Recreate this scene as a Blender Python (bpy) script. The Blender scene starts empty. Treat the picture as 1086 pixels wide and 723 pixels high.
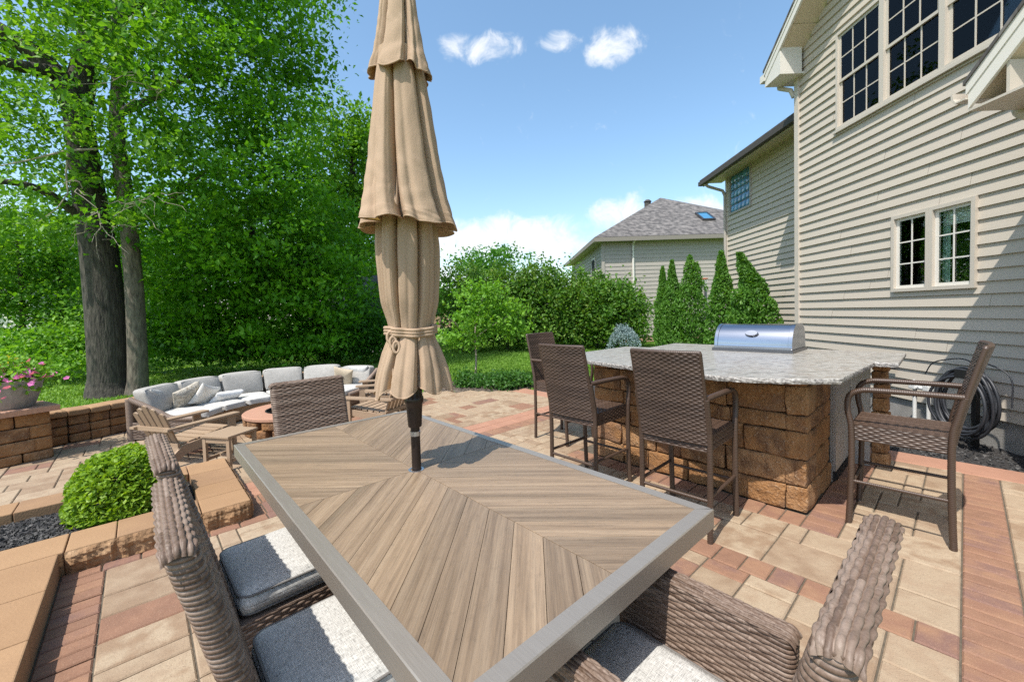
import bpy, math, random
import numpy as np
from mathutils import Vector, Matrix
random.seed(7)
RNG = np.random.default_rng(7)
scene = bpy.context.scene
C = scene.collection
R = math.radians

# ------------------------------------------------------------------ camera
H = 1.4
cam_d = bpy.data.cameras.new('camera')
cam = bpy.data.objects.new('camera', cam_d); C.objects.link(cam)
F_PX, PITCH, ROLL, SH = 436.3, .039285, -.029973, -13.67
cam_d.sensor_fit = 'HORIZONTAL'; cam_d.sensor_width = 36
cam_d.lens = 36 * F_PX / 1086
cam_d.shift_y = SH / 1086
cam_d.clip_start = .02; cam_d.clip_end = 2000
_cp, _sp, _cr, _sr = math.cos(PITCH), math.sin(PITCH), math.cos(ROLL), math.sin(ROLL)
_f = Vector((0, _cp, -_sp)); _u = Vector((0, _sp, _cp)); _r = Vector((1, 0, 0))
_r2 = _cr * _r + _sr * _u; _u2 = -_sr * _r + _cr * _u
M = Matrix((( _r2.x, _u2.x, -_f.x), (_r2.y, _u2.y, -_f.y), (_r2.z, _u2.z, -_f.z))).to_4x4()
M.translation = (0, 0, H)
cam.matrix_world = M
scene.camera = cam

# ------------------------------------------------------------------ light
G = R(42.2)                                   # the patio grid is turned by this angle
AV = np.array([-math.sin(G), math.cos(G)])    # a: away to the left
BV = np.array([math.cos(G), math.sin(G)])     # b: away to the right
SUN_EL, SUN_T = R(58.5), R(8)
_h = BV * math.cos(SUN_T) + AV * math.sin(SUN_T)
SUN_DIR = Vector((_h[0] * math.cos(SUN_EL), _h[1] * math.cos(SUN_EL), -math.sin(SUN_EL)))
sl = bpy.data.lights.new('sun', 'SUN'); sl.energy = 5.0; sl.angle = R(.5); sl.color = (1, .95, .87)
so = bpy.data.objects.new('sun', sl); C.objects.link(so)
so.rotation_euler = SUN_DIR.to_track_quat('-Z', 'Y').to_euler(); so.location = (-6, -6, 12)

w = bpy.data.worlds.new('World'); scene.world = w; w.use_nodes = True
nt = w.node_tree; nt.nodes.clear()
def wn(t, **k):
    n = nt.nodes.new(t)
    for a_, b_ in k.items(): setattr(n, a_, b_)
    return n
SKY_S = .125
w_out = wn('ShaderNodeOutputWorld'); w_bg = wn('ShaderNodeBackground'); w_bg.inputs[1].default_value = SKY_S
sky = wn('ShaderNodeTexSky', sky_type='NISHITA', sun_disc=False)
sky.sun_elevation = SUN_EL; sky.sun_rotation = math.atan2(-_h[0], -_h[1])
sky.air_density = 1.0; sky.dust_density = 1.3; sky.ozone_density = 1.2
tc = wn('ShaderNodeTexCoord')
hs = wn('ShaderNodeHueSaturation'); hs.inputs['Hue'].default_value = .490; hs.inputs['Saturation'].default_value = 1.06; hs.inputs['Value'].default_value = 1.75
nt.links.new(sky.outputs[0], hs.inputs['Color'])
def pix_dir(x, y):
    d = _r2 * ((x - 543) / F_PX) - _u2 * ((y - 361.5 - SH) / F_PX) + _f
    return d.normalized()
def P(x, y, Y):
    "point of the scene seen in direction (x, y) at depth Y"
    d = pix_dir(x, y); t = Y / d.y
    return np.array([d.x * t, d.y * t, H + d.z * t])
nz = wn('ShaderNodeTexNoise'); nz.inputs['Scale'].default_value = 15; nz.inputs['Detail'].default_value = 9; nz.inputs['Roughness'].default_value = .64; nz.inputs['Distortion'].default_value = .5
nt.links.new(tc.outputs['Generated'], nz.inputs['Vector'])
last = None
CLOUDS = [(512, 51, 56, 20, .86), (590, 47, 36, 15, .78), (650, 50, 42, 25, .9), (560, 255, 125, 36, 1.0), (495, 258, 100, 32, 1.0), (655, 228, 46, 26, 1.0),
          (745, 222, 60, 18, .8), (480, 292, 160, 18, .7), (620, 285, 90, 16, .6), (330, 250, 120, 40, .6), (-150, 200, 220, 60, .7), (1300, 150, 200, 60, .7)]
for cx, cy, rx, ry, st in CLOUDS:
    d = pix_dir(cx, cy); right = Vector((d.y, -d.x, 0)).normalized(); up = right.cross(d)
    k = d.x * _f.x + d.y * _f.y + d.z * _f.z
    ax, ay = rx / F_PX * k, ry / F_PX * k
    outs = []
    for vec, s in ((right, 1 / ax), (up, 1 / ay)):
        dp = wn('ShaderNodeVectorMath', operation='DOT_PRODUCT'); dp.inputs[1].default_value = vec * s
        nt.links.new(tc.outputs['Generated'], dp.inputs[0]); sub = wn('ShaderNodeMath', operation='POWER'); 
        nt.links.new(dp.outputs['Value'], sub.inputs[0]); sub.inputs[1].default_value = 2
        ab_ = wn('ShaderNodeMath', operation='ABSOLUTE'); nt.links.new(dp.outputs['Value'], ab_.inputs[0]); nt.links.new(ab_.outputs[0], sub.inputs[0])
        outs.append(sub)
    ad = wn('ShaderNodeMath', operation='ADD'); nt.links.new(outs[0].outputs[0], ad.inputs[0]); nt.links.new(outs[1].outputs[0], ad.inputs[1])
    # keep the half of the sky in front of this cloud
    fd = wn('ShaderNodeVectorMath', operation='DOT_PRODUCT'); fd.inputs[1].default_value = d; nt.links.new(tc.outputs['Generated'], fd.inputs[0])
    gt = wn('ShaderNodeMath', operation='GREATER_THAN'); gt.inputs[1].default_value = .3; nt.links.new(fd.outputs['Value'], gt.inputs[0])
    mr = wn('ShaderNodeMapRange'); mr.inputs[1].default_value = 1.0; mr.inputs[2].default_value = 0.0; mr.inputs[3].default_value = 0; mr.inputs[4].default_value = st
    nt.links.new(ad.outputs[0], mr.inputs[0])
    mu = wn('ShaderNodeMath', operation='MULTIPLY'); nt.links.new(mr.outputs[0], mu.inputs[0]); nt.links.new(gt.outputs[0], mu.inputs[1])
    if last is None: last = mu
    else:
        mx = wn('ShaderNodeMath', operation='MAXIMUM'); nt.links.new(last.outputs[0], mx.inputs[0]); nt.links.new(mu.outputs[0], mx.inputs[1]); last = mx
# cloud amount = smoothstep(blob * 1.4 + noise - .9)
n2 = wn('ShaderNodeMath', operation='MULTIPLY_ADD'); n2.inputs[1].default_value = 1.15; nt.links.new(last.outputs[0], n2.inputs[0])
n3 = wn('ShaderNodeMath', operation='MULTIPLY_ADD'); n3.inputs[1].default_value = 2.6; n3.inputs[2].default_value = -1.62; nt.links.new(nz.outputs[0], n3.inputs[0])
nt.links.new(n3.outputs[0], n2.inputs[2])
cm = wn('ShaderNodeMapRange', interpolation_type='SMOOTHSTEP'); cm.inputs[1].default_value = 0; cm.inputs[2].default_value = 1.0; cm.inputs[4].default_value = .97
nt.links.new(n2.outputs[0], cm.inputs[0])
mixc = wn('ShaderNodeMix', data_type='RGBA'); nt.links.new(cm.outputs[0], mixc.inputs[0]); nt.links.new(hs.outputs[0], mixc.inputs[6])
mixc.inputs[7].default_value = (7.2, 7.4, 7.6, 1)
nt.links.new(mixc.outputs[2], w_bg.inputs[0]); nt.links.new(w_bg.outputs[0], w_out.inputs[0])

vs = scene.view_settings
scene.display_settings.display_device = 'sRGB'
vs.view_transform = 'Standard'; vs.look = 'None'; vs.gamma = 1; vs.use_curve_mapping = False
vs.exposure = .30
scene.render.engine = 'CYCLES'
scene.cycles.use_denoising = False
scene.cycles.max_bounces = 8; scene.cycles.diffuse_bounces = 4; scene.cycles.transparent_max_bounces = 8

# ------------------------------------------------------------------ materials
MATS = {}
def lin(*c): return (*c, 1)
class NB:
    def __init__(s, m): s.t = m.node_tree; s.t.nodes.clear()
    def n(s, t, **k):
        n = s.t.nodes.new(t)
        for a_, b_ in k.items(): setattr(n, a_, b_)
        return n
    def l(s, a_, b_): s.t.links.new(a_, b_)
def ramp(nb, fac, stops):
    r = nb.n('ShaderNodeValToRGB'); e = r.color_ramp.elements
    while len(e) > 1: e.remove(e[-1])
    e[0].position = stops[0][0]; e[0].color = lin(*stops[0][1])
    for p_, c_ in stops[1:]:
        x = e.new(p_); x.color = lin(*c_)
    nb.l(fac, r.inputs[0]); return r
def mat(name, cols, rough=.7, source='noise', scale=8, bump=0, bscale=60, metallic=0, detail=5, spec=.5, vary=0, stretch=None, transl=0, coat=0, bump2=0, b2scale=8, speck=0, speckcol=(.1,.08,.06), speckscale=220):
    """cols: list of colours spread over a ramp driven by noise / island / attribute; vary mixes in a finer noise."""
    m = bpy.data.materials.new(name); m.use_nodes = True; nb = NB(m); MATS[name] = m
    out = nb.n('ShaderNodeOutputMaterial'); p = nb.n('ShaderNodeBsdfPrincipled')
    p.inputs['Roughness'].default_value = rough; p.inputs['Metallic'].default_value = metallic
    p.inputs['Specular IOR Level'].default_value = spec
    if coat: p.inputs['Coat Weight'].default_value = coat
    tcn = nb.n('ShaderNodeTexCoord'); vec = tcn.outputs['Object']
    if stretch:
        mp = nb.n('ShaderNodeMapping'); mp.inputs['Scale'].default_value = stretch; nb.l(vec, mp.inputs[0]); vec = mp.outputs[0]
    def noise(sc, det=5):
        n = nb.n('ShaderNodeTexNoise'); n.inputs['Scale'].default_value = sc; n.inputs['Detail'].default_value = det; nb.l(vec, n.inputs['Vector']); return n.outputs[0]
    if source == 'noise':
        mr = nb.n('ShaderNodeMapRange'); mr.inputs[1].default_value = .3; mr.inputs[2].default_value = .7; nb.l(noise(scale, detail), mr.inputs[0]); fac = mr.outputs[0]
    elif source == 'island': fac = nb.n('ShaderNodeNewGeometry').outputs['Random Per Island']
    else:
        a_ = nb.n('ShaderNodeAttribute', attribute_name='rnd'); fac = a_.outputs['Fac']
    if vary:
        ma = nb.n('ShaderNodeMath', operation='MULTIPLY_ADD'); nb.l(noise(scale, detail), ma.inputs[0]); ma.inputs[1].default_value = 2 * vary
        sb = nb.n('ShaderNodeMath', operation='SUBTRACT'); nb.l(fac, sb.inputs[0]); sb.inputs[1].default_value = vary; nb.l(sb.outputs[0], ma.inputs[2]); fac = ma.outputs[0]
    n_ = max(1, len(cols) - 1)
    rp = ramp(nb, fac, [(i / n_, c) for i, c in enumerate(cols)])
    col = rp.outputs[0]
    if speck:
        mr = nb.n('ShaderNodeMapRange'); mr.inputs[1].default_value = .58; mr.inputs[2].default_value = .75; mr.inputs[4].default_value = speck; nb.l(noise(speckscale, 2), mr.inputs[0])
        mx = nb.n('ShaderNodeMix', data_type='RGBA'); nb.l(mr.outputs[0], mx.inputs[0]); nb.l(col, mx.inputs[6]); mx.inputs[7].default_value = lin(*speckcol); col = mx.outputs[2]
    nb.l(col, p.inputs['Base Color'])
    nrm = None
    for b_, s_ in ((bump2, b2scale), (bump, bscale)):
        if b_:
            bn = nb.n('ShaderNodeBump'); bn.inputs['Strength'].default_value = 1; bn.inputs['Distance'].default_value = b_; nb.l(noise(s_, 6), bn.inputs['Height'])
            if nrm: nb.l(nrm, bn.inputs['Normal'])
            nrm = bn.outputs[0]
    if nrm: nb.l(nrm, p.inputs['Normal'])
    sh = p.outputs[0]
    if transl:
        tr = nb.n('ShaderNodeBsdfTranslucent'); mxc = nb.n('ShaderNodeMix', data_type='RGBA', blend_type='MULTIPLY'); mxc.inputs[0].default_value = 1
        nb.l(col, mxc.inputs[6]); mxc.inputs[7].default_value = (1.5, 1.45, .5, 1); nb.l(mxc.outputs[2], tr.inputs[0])
        ms = nb.n('ShaderNodeMixShader'); ms.inputs[0].default_value = transl; nb.l(sh, ms.inputs[1]); nb.l(tr.outputs[0], ms.inputs[2]); sh = ms.outputs[0]
    nb.l(sh, out.inputs[0])
    return m

def uv_mat(name, kind):
    m = bpy.data.materials.new(name); m.use_nodes = True; nb = NB(m); MATS[name] = m
    out = nb.n('ShaderNodeOutputMaterial'); p = nb.n('ShaderNodeBsdfPrincipled'); nb.l(p.outputs[0], out.inputs[0])
    uv = nb.n('ShaderNodeUVMap'); isl = nb.n('ShaderNodeNewGeometry').outputs['Random Per Island']
    if kind == 'plank':
        cmb = nb.n('ShaderNodeCombineXYZ'); mul = nb.n('ShaderNodeMath', operation='MULTIPLY'); mul.inputs[1].default_value = 37; nb.l(isl, mul.inputs[0]); nb.l(mul.outputs[0], cmb.inputs[0]); nb.l(mul.outputs[0], cmb.inputs[1])
        add = nb.n('ShaderNodeVectorMath', operation='ADD'); nb.l(uv.outputs[0], add.inputs[0]); nb.l(cmb.outputs[0], add.inputs[1])
        def streak(sx, sy, det, sc=1):
            mp = nb.n('ShaderNodeMapping'); mp.inputs['Scale'].default_value = (sx, sy, 1); nb.l(add.outputs[0], mp.inputs[0])
            n = nb.n('ShaderNodeTexNoise'); n.inputs['Scale'].default_value = sc; n.inputs['Detail'].default_value = det; n.inputs['Roughness'].default_value = .65; nb.l(mp.outputs[0], n.inputs['Vector']); return n.outputs[0]
        s1 = streak(1.1, 40, 5); s2 = streak(5, 190, 5); s3 = streak(26, 60, 3); s4 = streak(.4, 9, 2)
        r1 = ramp(nb, s1, [(.25, (.12, .083, .055)), (.38, (.19, .135, .088)), (.52, (.24, .174, .116)), (.72, (.30, .226, .155))])
        r2 = ramp(nb, s2, [(.3, (.62, .62, .62)), (.5, (1, 1, 1)), (.7, (1.12, 1.1, 1.06))])
        mx = nb.n('ShaderNodeMix', data_type='RGBA', blend_type='MULTIPLY'); mx.inputs[0].default_value = .8; nb.l(r1.outputs[0], mx.inputs[6]); nb.l(r2.outputs[0], mx.inputs[7])
        r3 = ramp(nb, isl, [(0, (.86, .85, .83)), (.5, (1.0, .985, .965)), (1, (1.14, 1.115, 1.07))])
        mx2 = nb.n('ShaderNodeMix', data_type='RGBA', blend_type='MULTIPLY'); mx2.inputs[0].default_value = 1; nb.l(mx.outputs[2], mx2.inputs[6]); nb.l(r3.outputs[0], mx2.inputs[7])
        r5 = ramp(nb, s3, [(.3, (.8, .8, .8)), (.45, (1, 1, 1)), (.62, (1, 1, 1)), (.75, (1.18, 1.17, 1.15))])
        mx4 = nb.n('ShaderNodeMix', data_type='RGBA', blend_type='MULTIPLY'); mx4.inputs[0].default_value = .7; nb.l(mx2.outputs[2], mx4.inputs[6]); nb.l(r5.outputs[0], mx4.inputs[7])
        r4 = ramp(nb, s4, [(.30, (.62, .62, .60)), (.42, (1, 1, 1))])
        mx3 = nb.n('ShaderNodeMix', data_type='RGBA', blend_type='MULTIPLY'); mx3.inputs[0].default_value = .8; nb.l(mx4.outputs[2], mx3.inputs[6]); nb.l(r4.outputs[0], mx3.inputs[7])
        nb.l(mx3.outputs[2], p.inputs['Base Color']); p.inputs['Roughness'].default_value = .48
        bn = nb.n('ShaderNodeBump'); bn.inputs['Distance'].default_value = .0012; nb.l(s2, bn.inputs['Height']); nb.l(bn.outputs[0], p.inputs['Normal'])
    if kind == 'linen':
        def st(sx, sy):
            mp = nb.n('ShaderNodeMapping'); mp.inputs['Scale'].default_value = (sx, sy, 1); nb.l(uv.outputs[0], mp.inputs[0])
            n = nb.n('ShaderNodeTexNoise'); n.inputs['Scale'].default_value = 1; n.inputs['Detail'].default_value = 3; nb.l(mp.outputs[0], n.inputs['Vector']); return n.outputs[0]
        a1 = st(40, 420); a2 = st(420, 40)
        ad = nb.n('ShaderNodeMath', operation='ADD'); nb.l(a1, ad.inputs[0]); nb.l(a2, ad.inputs[1])
        hf = nb.n('ShaderNodeMath', operation='MULTIPLY'); hf.inputs[1].default_value = .5; nb.l(ad.outputs[0], hf.inputs[0])
        r1 = ramp(nb, hf.outputs[0], [(.34, (.21, .206, .196)), (.48, (.46, .45, .425)), (.62, (.63, .62, .59))])
        nb.l(r1.outputs[0], p.inputs['Base Color']); p.inputs['Roughness'].default_value = .9; p.inputs['Specular IOR Level'].default_value = .2
        bn = nb.n('ShaderNodeBump'); bn.inputs['Distance'].default_value = .0018; nb.l(hf.outputs[0], bn.inputs['Height']); nb.l(bn.outputs[0], p.inputs['Normal'])
    if kind == 'shingle':
        br = nb.n('ShaderNodeTexBrick'); br.inputs['Scale'].default_value = 1; br.inputs['Brick Width'].default_value = .33; br.inputs['Row Height'].default_value = .15; br.inputs['Mortar Size'].default_value = .006
        br.inputs['Color1'].default_value = lin(.095, .09, .087); br.inputs['Color2'].default_value = lin(.145, .138, .132); br.inputs['Mortar'].default_value = lin(.07, .065, .062); nb.l(uv.outputs[0], br.inputs['Vector'])
        n = nb.n('ShaderNodeTexNoise'); n.inputs['Scale'].default_value = 5; n.inputs['Detail'].default_value = 3; nb.l(uv.outputs[0], n.inputs['Vector']); r1 = ramp(nb, n.outputs[0], [(.36, (.55, .54, .54)), (.5, (1, .98, .97)), (.64, (1.45, 1.4, 1.36))])
        mx = nb.n('ShaderNodeMix', data_type='RGBA', blend_type='MULTIPLY'); mx.inputs[0].default_value = 1; nb.l(br.outputs[0], mx.inputs[6]); nb.l(r1.outputs[0], mx.inputs[7])
        nb.l(mx.outputs[2], p.inputs['Base Color']); p.inputs['Roughness'].default_value = .9
    return m

def glass_mat(name, tint=(.6, .7, .68), clear=.75, refl=.95):
    m = bpy.data.materials.new(name); m.use_nodes = True; nb = NB(m); MATS[name] = m
    out = nb.n('ShaderNodeOutputMaterial'); t = nb.n('ShaderNodeBsdfTransparent'); t.inputs[0].default_value = lin(*tint)
    g = nb.n('ShaderNodeBsdfGlossy'); g.inputs['Roughness'].default_value = .015; g.inputs[0].default_value = (refl, refl, refl, 1)
    fr = nb.n('ShaderNodeFresnel'); fr.inputs[0].default_value = 1.38
    mr = nb.n('ShaderNodeMapRange'); mr.inputs[3].default_value = 1 - clear; nb.l(fr.outputs[0], mr.inputs[0]); mr.inputs[4].default_value = 1
    ms = nb.n('ShaderNodeMixShader'); nb.l(mr.outputs[0], ms.inputs[0]); nb.l(t.outputs[0], ms.inputs[1]); nb.l(g.outputs[0], ms.inputs[2]); nb.l(ms.outputs[0], out.inputs[0])
    return m

TAN = [(.235, .158, .10), (.285, .205, .135), (.33, .25, .168), (.30, .215, .142), (.355, .275, .188), (.255, .172, .108)]
mat('paver_tan', TAN, .88, 'island', 9, bump=.0016, bscale=160, vary=.5, bump2=.004, b2scale=22, speck=.75, speckcol=(.19, .13, .09), speckscale=150)
mat('paver_red', [(.20, .105, .066), (.245, .13, .08), (.18, .098, .076), (.265, .145, .086), (.22, .113, .072)], .88, 'island', 9, bump=.0016, bscale=160, vary=.45, bump2=.004, b2scale=22, speck=.6, speckcol=(.38, .25, .17))
mat('paver_salmon', [(.32, .165, .108), (.36, .19, .125)], .88, 'noise', 6, bump=.001, bscale=160)
mat('joint_sand', [(.07, .058, .042), (.13, .105, .075)], .95, 'noise', 40)
mat('stone', [(.22, .105, .038), (.285, .14, .052), (.145, .072, .033), (.32, .175, .08), (.25, .12, .044), (.19, .10, .052)], .9, 'island', 7, bump=.009, bscale=60, vary=.6, bump2=.022, b2scale=15, speck=.55, speckcol=(.42, .30, .2), speckscale=60)
mat('stone_cap', [(.275, .16, .08), (.325, .195, .10), (.245, .142, .075)], .88, 'island', 5, bump=.002, bscale=90, vary=.35, speck=.3, speckcol=(.3, .19, .11), speckscale=140)
mat('stone_cap_red', [(.38, .20, .13), (.43, .25, .17)], .88, 'island', 5, bump=.002, bscale=90, vary=.35, speck=.3, speckcol=(.3, .17, .11))
mat('split_stone', [(.19, .11, .055), (.33, .19, .095), (.42, .27, .15)], .92, 'noise', 9, bump=.012, bscale=30, bump2=.02, b2scale=12)
mat('mulch', [(.018, .018, .02), (.05, .048, .048), (.11, .105, .10)], .95, 'island', 20)
mat('mulch_brown', [(.06, .045, .035), (.12, .095, .075), (.2, .17, .14)], .95, 'island', 20)
mat('soil', [(.02, .018, .017), (.04, .036, .034)], .95, 'noise', 30, bump=.01, bscale=60)
mat('lawn', [(.10, .20, .022), (.15, .27, .035), (.19, .31, .05)], .95, 'noise', 1.2, bump=.02, bscale=70)
mat('grass_blade', [(.10, .21, .02), (.15, .29, .03), (.22, .36, .06)], .7, 'island', 2, transl=.35)
uv_mat('plank', 'plank'); uv_mat('linen', 'linen'); uv_mat('shingle', 'shingle')
mat('table_metal', [(.285, .252, .215), (.325, .29, .25)], .40, 'noise', 3, metallic=.45, stretch=(90, 3, 90), bump=.0002, bscale=3)
mat('bronze', [(.028, .02, .017), (.04, .03, .026)], .35, 'noise', 8, metallic=.5)
mat('steel_ring', [(.5, .5, .52)], .3, metallic=.9)
mat('canvas', [(.42, .30, .205), (.465, .342, .24)], .85, 'noise', 6, bump=.0010, bscale=520, spec=.2, transl=.22, bump2=.005, b2scale=20, stretch=(1, 1, .3))
mat('wicker', [(.075, .046, .031), (.155, .105, .077), (.235, .175, .137), (.11, .072, .052), (.18, .128, .097)], .50, 'attr', 140, vary=.3, bump=.0003, bscale=700, spec=.35)
mat('wicker_dark', [(.042, .025, .017), (.064, .039, .027), (.088, .056, .04)], .42, 'attr', 90, vary=.2)
mat('wicker_honey', [(.20, .13, .07), (.28, .19, .11), (.24, .15, .085)], .5, 'attr', 60, vary=.2)
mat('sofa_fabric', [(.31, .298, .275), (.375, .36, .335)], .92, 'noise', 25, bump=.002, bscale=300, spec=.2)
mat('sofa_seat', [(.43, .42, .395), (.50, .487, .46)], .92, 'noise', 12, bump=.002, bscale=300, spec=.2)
mat('pillow_grey', [(.36, .36, .35), (.48, .48, .46)], .92, 'noise', 30, bump=.002, bscale=300, spec=.2)
mat('pillow_fur', [(.28, .24, .19), (.46, .42, .35), (.55, .5, .43)], .95, 'noise', 35, bump=.012, bscale=90, spec=.1)
mat('pillow_cream', [(.62, .58, .52), (.70, .67, .62)], .92, 'noise', 20, bump=.004, bscale=60, spec=.2)
mat('pillow_white', [(.70, .69, .67), (.76, .75, .73)], .92, 'noise', 20, bump=.003, bscale=60, spec=.2)
mat('pillow_beige', [(.40, .33, .24), (.46, .39, .29)], .92, 'noise', 30, bump=.003, bscale=100, spec=.2)
mat('piping', [(.17, .16, .15)], .9)
mat('piping_grey', [(.38, .37, .35)], .9)
mat('poly_wood', [(.27, .185, .12), (.33, .235, .155)], .6, 'island', 20, vary=.3, stretch=(1, 1, 1), bump=.0008, bscale=200)
mat('granite', [(.13, .12, .105), (.27, .255, .23), (.36, .345, .315), (.22, .19, .16), (.39, .375, .35)], .3, 'noise', 9, detail=9, vary=0, stretch=(1, 2.2, 1), speck=.7, speckcol=(.12, .105, .09), speckscale=70)
mat('granite_edge', [(.10, .095, .09), (.28, .26, .24), (.45, .43, .4)], .55, 'noise', 60, bump=.006, bscale=50)
mat('steel', [(.36, .38, .42), (.42, .44, .48)], .24, 'noise', 2, metallic=1, stretch=(2, 2, 120))
mat('steel_panel', [(.36, .35, .34), (.41, .40, .39)], .45, 'noise', 2, metallic=.55, stretch=(2, 2, 120))
mat('steel_dark', [(.16, .16, .17)], .35, metallic=.9)
mat('black_plastic', [(.012, .012, .013)], .5)
mat('hose', [(.022, .024, .03), (.035, .038, .045)], .5, 'noise', 10)
mat('pvc', [(.62, .62, .60)], .4)
mat('siding', [(.435, .385, .32), (.465, .412, .342)], .6, 'noise', 2.5, bump=.0006, bscale=120, stretch=(1, .15, 1))
mat('siding_grey', [(.33, .30, .265), (.36, .325, .285)], .6, 'noise', 2.5)
mat('trim', [(.49, .44, .375)], .5)
mat('trim_white', [(.63, .60, .545)], .5)
mat('soffit', [(.55, .46, .33)], .6)
mat('dark_edge_tan', [(.22, .195, .165)], .6)
mat('foundation', [(.22, .21, .195), (.30, .285, .265)], .92, 'noise', 10, bump=.003, bscale=80)
mat('dark_edge', [(.055, .048, .042)], .7)
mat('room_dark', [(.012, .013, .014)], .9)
mat('curtain', [(.50, .66, .57)], .9)
mat('blind', [(.78, .80, .74)], .8)
mat('flower_pink', [(.55, .06, .30), (.70, .12, .42), (.62, .2, .5), (.45, .03, .32)], .6, 'island', transl=.3)
mat('flower_yellow', [(.65, .5, .06)], .6, 'island', transl=.3)
glass_mat('window_glass', (.90, .94, .93), .975)
glass_mat('upper_glass', (.55, .62, .65), .985, .45)
mat('glass_block', [(.03, .12, .24), (.05, .19, .34), (.08, .25, .40)], .12, 'island', 8, coat=.4)
mat('bark_dark', [(.022, .019, .016), (.052, .045, .036), (.085, .075, .06)], .95, 'noise', 7, bump=.02, bscale=14, stretch=(4, 4, .7), bump2=.03, b2scale=5)
mat('bark_light', [(.06, .05, .038), (.125, .105, .08), (.18, .155, .12)], .95, 'noise', 7, bump=.014, bscale=14, stretch=(3, 3, .8))
mat('twig', [(.26, .22, .17), (.36, .31, .25)], .9)
LEAF = dict(rough=.5, source='attr', scale=.7, vary=.15, spec=.35, transl=.42)
mat('leaf_maple', [(.045, .16, .006), (.08, .24, .010), (.13, .33, .016), (.20, .42, .03)], **LEAF)
mat('leaf_oak', [(.05, .15, .010), (.09, .23, .016), (.14, .31, .025), (.22, .40, .045)], **LEAF)
mat('leaf_fresh', [(.09, .24, .02), (.15, .33, .03), (.21, .40, .05)], **LEAF)
mat('leaf_hedge', [(.04, .12, .014), (.08, .19, .022), (.13, .26, .035), (.18, .24, .05)], **LEAF)
mat('leaf_arb', [(.05, .15, .018), (.09, .22, .028), (.14, .29, .04)], **LEAF)
mat('leaf_box', [(.085, .18, .010), (.15, .27, .018), (.23, .37, .03), (.31, .45, .055)], **LEAF)
mat('leaf_shade', [(.04, .14, .010), (.07, .21, .016), (.11, .28, .026)], **LEAF)
mat('leaf_low', [(.03, .11, .018), (.055, .155, .025), (.085, .20, .035)], **LEAF)
mat('leaf_spruce', [(.13, .20, .20), (.20, .28, .28), (.28, .36, .36)], rough=.6, source='island', scale=2, vary=.1)
mat('leaf_far', [(.04, .14, .016), (.07, .20, .024), (.11, .26, .04)], **LEAF)
mat('pot_grey', [(.22, .20, .19), (.30, .28, .26)], .8, 'noise', 12, bump=.004, bscale=25, stretch=(3, 3, .6))
mat('roof_metal', [(.03, .028, .028), (.06, .05, .048)], .5, 'noise', 5)
mat('brick_pink', [(.38, .22, .16), (.45, .28, .2)], .9, 'noise', 6)
mat('hoop_orange', [(.55, .10, .03)], .5)
mat('acrylic', [(.45, .5, .52)], .2)

# ------------------------------------------------------------------ mesh helpers
class MB:
    def __init__(s): s.v = []; s.f = []; s.mi = []; s.uv = []; s.at = []; s.n = 0; s.has_uv = False
    def add(s, v, f, mi=0, at=None, uv=None):
        v = np.asarray(v, float); s.v.append(v)
        f = [tuple(int(i) + s.n for i in q) for q in f] if not isinstance(f, np.ndarray) else (f + s.n)
        s.f.append(f); s.mi.append((len(f), mi)); s.n += len(v)
        s.at.append(np.full(len(v), .5) if at is None else np.broadcast_to(np.asarray(at, float), (len(v),)))
        s.uv.append(uv if uv is not None else None)
        if uv is not None: s.has_uv = True
    def build(s, name, mats, parent=None, smooth=False, loc=None, auto=None):
        me = bpy.data.meshes.new(name)
        V = np.concatenate(s.v)
        loops = []; starts = []; tot = 0; mi = []
        for f, (nf, m_) in zip(s.f, s.mi):
            if isinstance(f, np.ndarray):
                k = f.shape[1]; loops.append(f.ravel()); starts.append(tot + np.arange(nf) * k); tot += nf * k
            else:
                for q in f: loops.append(np.array(q)); starts.append(np.array([tot])); tot += len(q)
            mi.append(np.full(nf, m_))
        L = np.concatenate(loops).astype(np.int32); S = np.concatenate(starts).astype(np.int32)
        me.vertices.add(len(V)); me.vertices.foreach_set('co', V.ravel())
        me.loops.add(len(L)); me.loops.foreach_set('vertex_index', L)
        me.polygons.add(len(S)); me.polygons.foreach_set('loop_start', S)
        MI = np.concatenate(mi).astype(np.int32)
        if not isinstance(mats, (list, tuple)): mats = [mats]
        for m_ in mats: me.materials.append(MATS[m_])
        me.polygons.foreach_set('material_index', MI)
        me.update(calc_edges=True)
        me.polygons.foreach_set('use_smooth', np.full(len(S), bool(smooth)))
        at = me.attributes.new('rnd', 'FLOAT', 'POINT'); at.data.foreach_set('value', np.concatenate(s.at).astype(np.float32))
        if s.has_uv:
            U = np.concatenate([u if u is not None else np.zeros((len(v), 2)) for u, v in zip(s.uv, s.v)])
            ul = me.uv_layers.new(name='UVMap'); ul.data.foreach_set('uv', U[L].astype(np.float32).ravel())
        me.validate()
        if smooth and auto:
            try: me.set_sharp_from_angle(angle=R(auto))
            except Exception: pass
        o = bpy.data.objects.new(name, me); C.objects.link(o)
        if parent is not None: o.parent = parent
        if loc is not None: o.location = loc
        return o
def tag(o, label=None, cat=None, group=None, kind=None):
    if label: o['label'] = label
    if cat: o['category'] = cat
    if group: o['group'] = group
    if kind: o['kind'] = kind
    return o
def thing(name, label, cat, loc=(0, 0, 0), rz=0, group=None):
    o = bpy.data.objects.new(name, None); C.objects.link(o); o.location = loc; o.rotation_euler = (0, 0, rz); o.empty_display_size = .1
    return tag(o, label, cat, group)
def children(o): return [c for c in bpy.data.objects if c.parent == o]
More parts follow.
